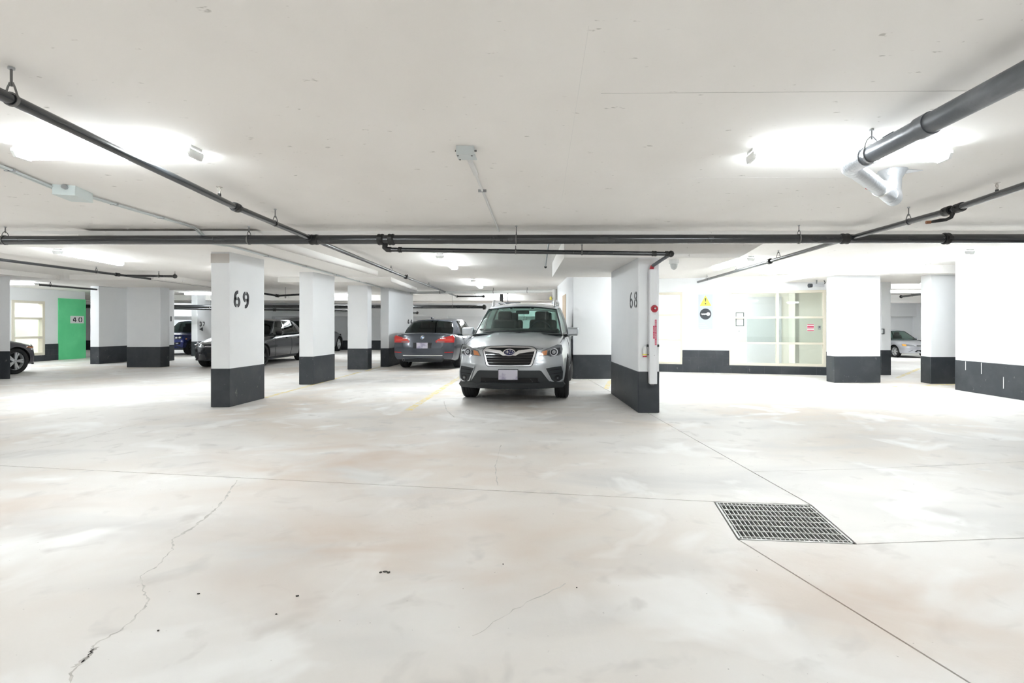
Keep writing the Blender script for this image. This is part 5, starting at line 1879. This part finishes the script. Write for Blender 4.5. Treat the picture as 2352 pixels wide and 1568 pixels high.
# grey sedan at the left edge, nose to the right and away
cl = Car('sedan', 'grey sedan nose with amber marker at the left edge', sedan_params(R=.325), PLUMP)
cl.body()
cl.wheels('double', RIM, 5, .225)
cl.green(GLASST, SED_KEYS, SED_WINS, crown=.04)
sedan_details(cl)
cl.mirrors(1.70, 1.0, PLUMP, (.2, .12, .13))
cl.place((-.775, .82), (-13.60, 13.2), (0, 1))

# dark hatchback far behind
ht = Car('hatchback', 'dark grey hatchback far back, only its nose corner showing', sedan_params(L=4.4, top=[(0, .78), (.5, .9), (1.2, 1.0), (1.5, 1.02), (4.1, 1.08), (4.4, 1.05)], R=.34), PLUMP)
ht.body(20, 48, 12)
ht.wheels('double', RIM, 5, .225)
ht.green(GLASST, [(1.3, .76, 1.0, 1.95, .60, 1.48), (2.2, .82, 1.02, 2.4, .62, 1.53), (3.05, .82, 1.04, 3.05, .61, 1.52), (3.6, .79, 1.06, 3.5, .585, 1.47), (4.25, .72, 1.06, 3.85, .57, 1.42)], SED_WINS, crown=.04)
for sgn in (1, -1):
    ht.patch([(sgn * a, b) for a, b in ((.50, .68), (.80, .74), (.82, .82), (.6, .78))], LENS, 'headlamp', .008, .02, cuts=2)
ht.place((-.775, .82), (-10.12, 24.75), (0, 1))

# light silver coupe through the right opening
cp = Car('coupe', 'light silver coupe seen through the right hand opening', sedan_params(L=4.44, R=.305, top=[(0, .66), (.15, .71), (.5, .78), (1.2, .88), (1.5, .92), (3.5, .95), (3.8, .97), (4.44, .93)]), COUPEP)
cp.body(24, 56, 14)
cp.wheels('double', RIM, 6, .195)
cp.green(GLASS, [(1.3, .75, .88, 2.0, .59, 1.33), (2.3, .81, .92, 2.5, .61, 1.365), (3.0, .80, .93, 3.0, .60, 1.355), (3.4, .78, .94, 3.25, .58, 1.33), (3.95, .70, .94, 3.45, .56, 1.30)], [(.12, 2.0, .08, 1.8), (2.1, 2.8, 1.95, 2.5)], crown=.04)
for sgn in (1, -1):
    h_ = cp.patch([(sgn * a, b) for a, b in ((.36, .585), (.42, .64), (.62, .68), (.82, .70), (.82, .61), (.68, .575))], LENS, 'headlamp', .006, .02, cuts=2)[0]
    cp.patch([(sgn * a, b) for a, b in ((.70, .585), (.70, .68), (.82, .695), (.82, .61))], mat('amber_bright', (.85, .42, .08), .2, coat=1.0), 'turn_signal', .010, .012, parent=h_, cuts=1)
cp.patch([(-.30, .64), (.30, .64), (.27, .585), (-.27, .585)], PLAST, 'grille', .006, .02)
cp.patch([(-.30, .615), (.30, .615), (.30, .60), (-.30, .60)], CHROME, 'grille_bar', .014, .02)
cp.patch([(-.50, .40), (.50, .40), (.66, .30), (-.66, .30)], VOID, 'lower_grille', .006, .02)
cp.line([(1.5, .86), (1.46, .5), (1.52, .25)], .007, PLAST, 'door_gap')
cp.mirrors(1.65, .95, COUPEP, (.18, .11, .12))
cp.seats([2.1], 1.05)
cp.place((-.775 * .75, .82 * .75), (13.25, 20.05), (.08, -1))
cp.root.scale = (.75, .75, .75)

# blue pickup behind the broad column
pkP = sedan_params(L=5.35, W=.93, zb=.34, R=.39, ya=.92, yb=4.15, track=.79, cabin=(1.55, 3.5), rimk=.56, arch=1.16,
                   plan=[(0, .90), (.4, .92), (.9, .93), (5.35, .92)],
                   top=[(0, 1.02), (.15, 1.08), (.5, 1.12), (1.5, 1.17), (3.5, 1.19), (5.35, 1.19)],
                   drop=[(0, .06), (1, .07), (2, .04), (5.35, .02)],
                   fprof=[(.3, .12), (.4, .03), (.55, .0), (.8, .02), (1.0, .06), (1.1, .12)],
                   rprof=[(.3, .02), (1.2, .02)], fsweep=.30, fp=3, rsweep=.04)
pk = Car('pickup_truck', 'deep blue pickup truck half hidden behind the broad white column', pkP, BLUEP)
pk.body(24, 60, 16)
pk.wheels('spoke5', RIMD, 6, .26)
pk.green(GLASST, [(1.5, .80, 1.13, 2.15, .64, 1.73), (2.3, .84, 1.16, 2.5, .67, 1.79), (3.0, .84, 1.17, 3.0, .67, 1.79), (3.5, .83, 1.18, 3.42, .66, 1.77)], [(.15, 1.0, .1, .98), (1.1, 2.6, 1.08, 2.6)], crown=.04, rb0=.03, rb1=.03, b0=.15)
for sgn in (1, -1):
    h_ = pk.patch([(sgn * a, b) for a, b in ((.56, .82), (.57, .96), (.82, .98), (.84, .86), (.78, .81))], LENSD, 'headlamp', .008, .03, cuts=2)[0]
    for cx, cz in ((.64, .90), (.76, .91)):
        pk.patch([(sgn * (cx + .042 * math.cos(t)), cz + .042 * math.sin(t)) for t in np.linspace(0, 2 * math.pi, 12, endpoint=False)], M_PAPER, 'lamp_element', .014, .01, parent=h_, cuts=0)
    pk.patch([(sgn * a, b) for a, b in ((.56, .66), (.80, .68), (.80, .56), (.58, .55))], VOID, 'fog_recess', .006, .02, cuts=2)
    pk.patch([(sgn * a, b) for a, b in ((.64, .63), (.73, .635), (.73, .59), (.64, .585))], LENS, 'fog_lamp', .010, .012, cuts=0)
pk.patch([(-.52, .98), (.52, .98), (.50, .74), (-.50, .74)], VOID, 'grille', .006, .03)
pk.patch([(-.52, .88), (.52, .88), (.52, .85), (-.52, .85)], PLAST, 'grille_bar', .014, .02)
pk.patch([(-.55, .55), (.55, .55), (.80, .42), (.80, .38), (-.80, .38), (-.80, .42)], PLAST, 'skid_plate', .010, .04)
pk.patch([(.40, .80), (.50, .81), (.50, .87), (.40, .86)], AMBER, 'side_marker', .008, .012, 'side', mirror=True, cuts=1)
pk.mirrors(1.85, 1.24, BLUEP, (.22, .13, .2))
MB().box((0, 4.4, 1.15), (1.55, 1.7, .12)).build('bed_floor', PLAST, pk.root)
pk.seats([2.3], 1.40)
pk.place((.79 * .8, .92 * .8), (-15.12, 21.9), (0, -1))
pk.root.scale = (.8, .8, .8)
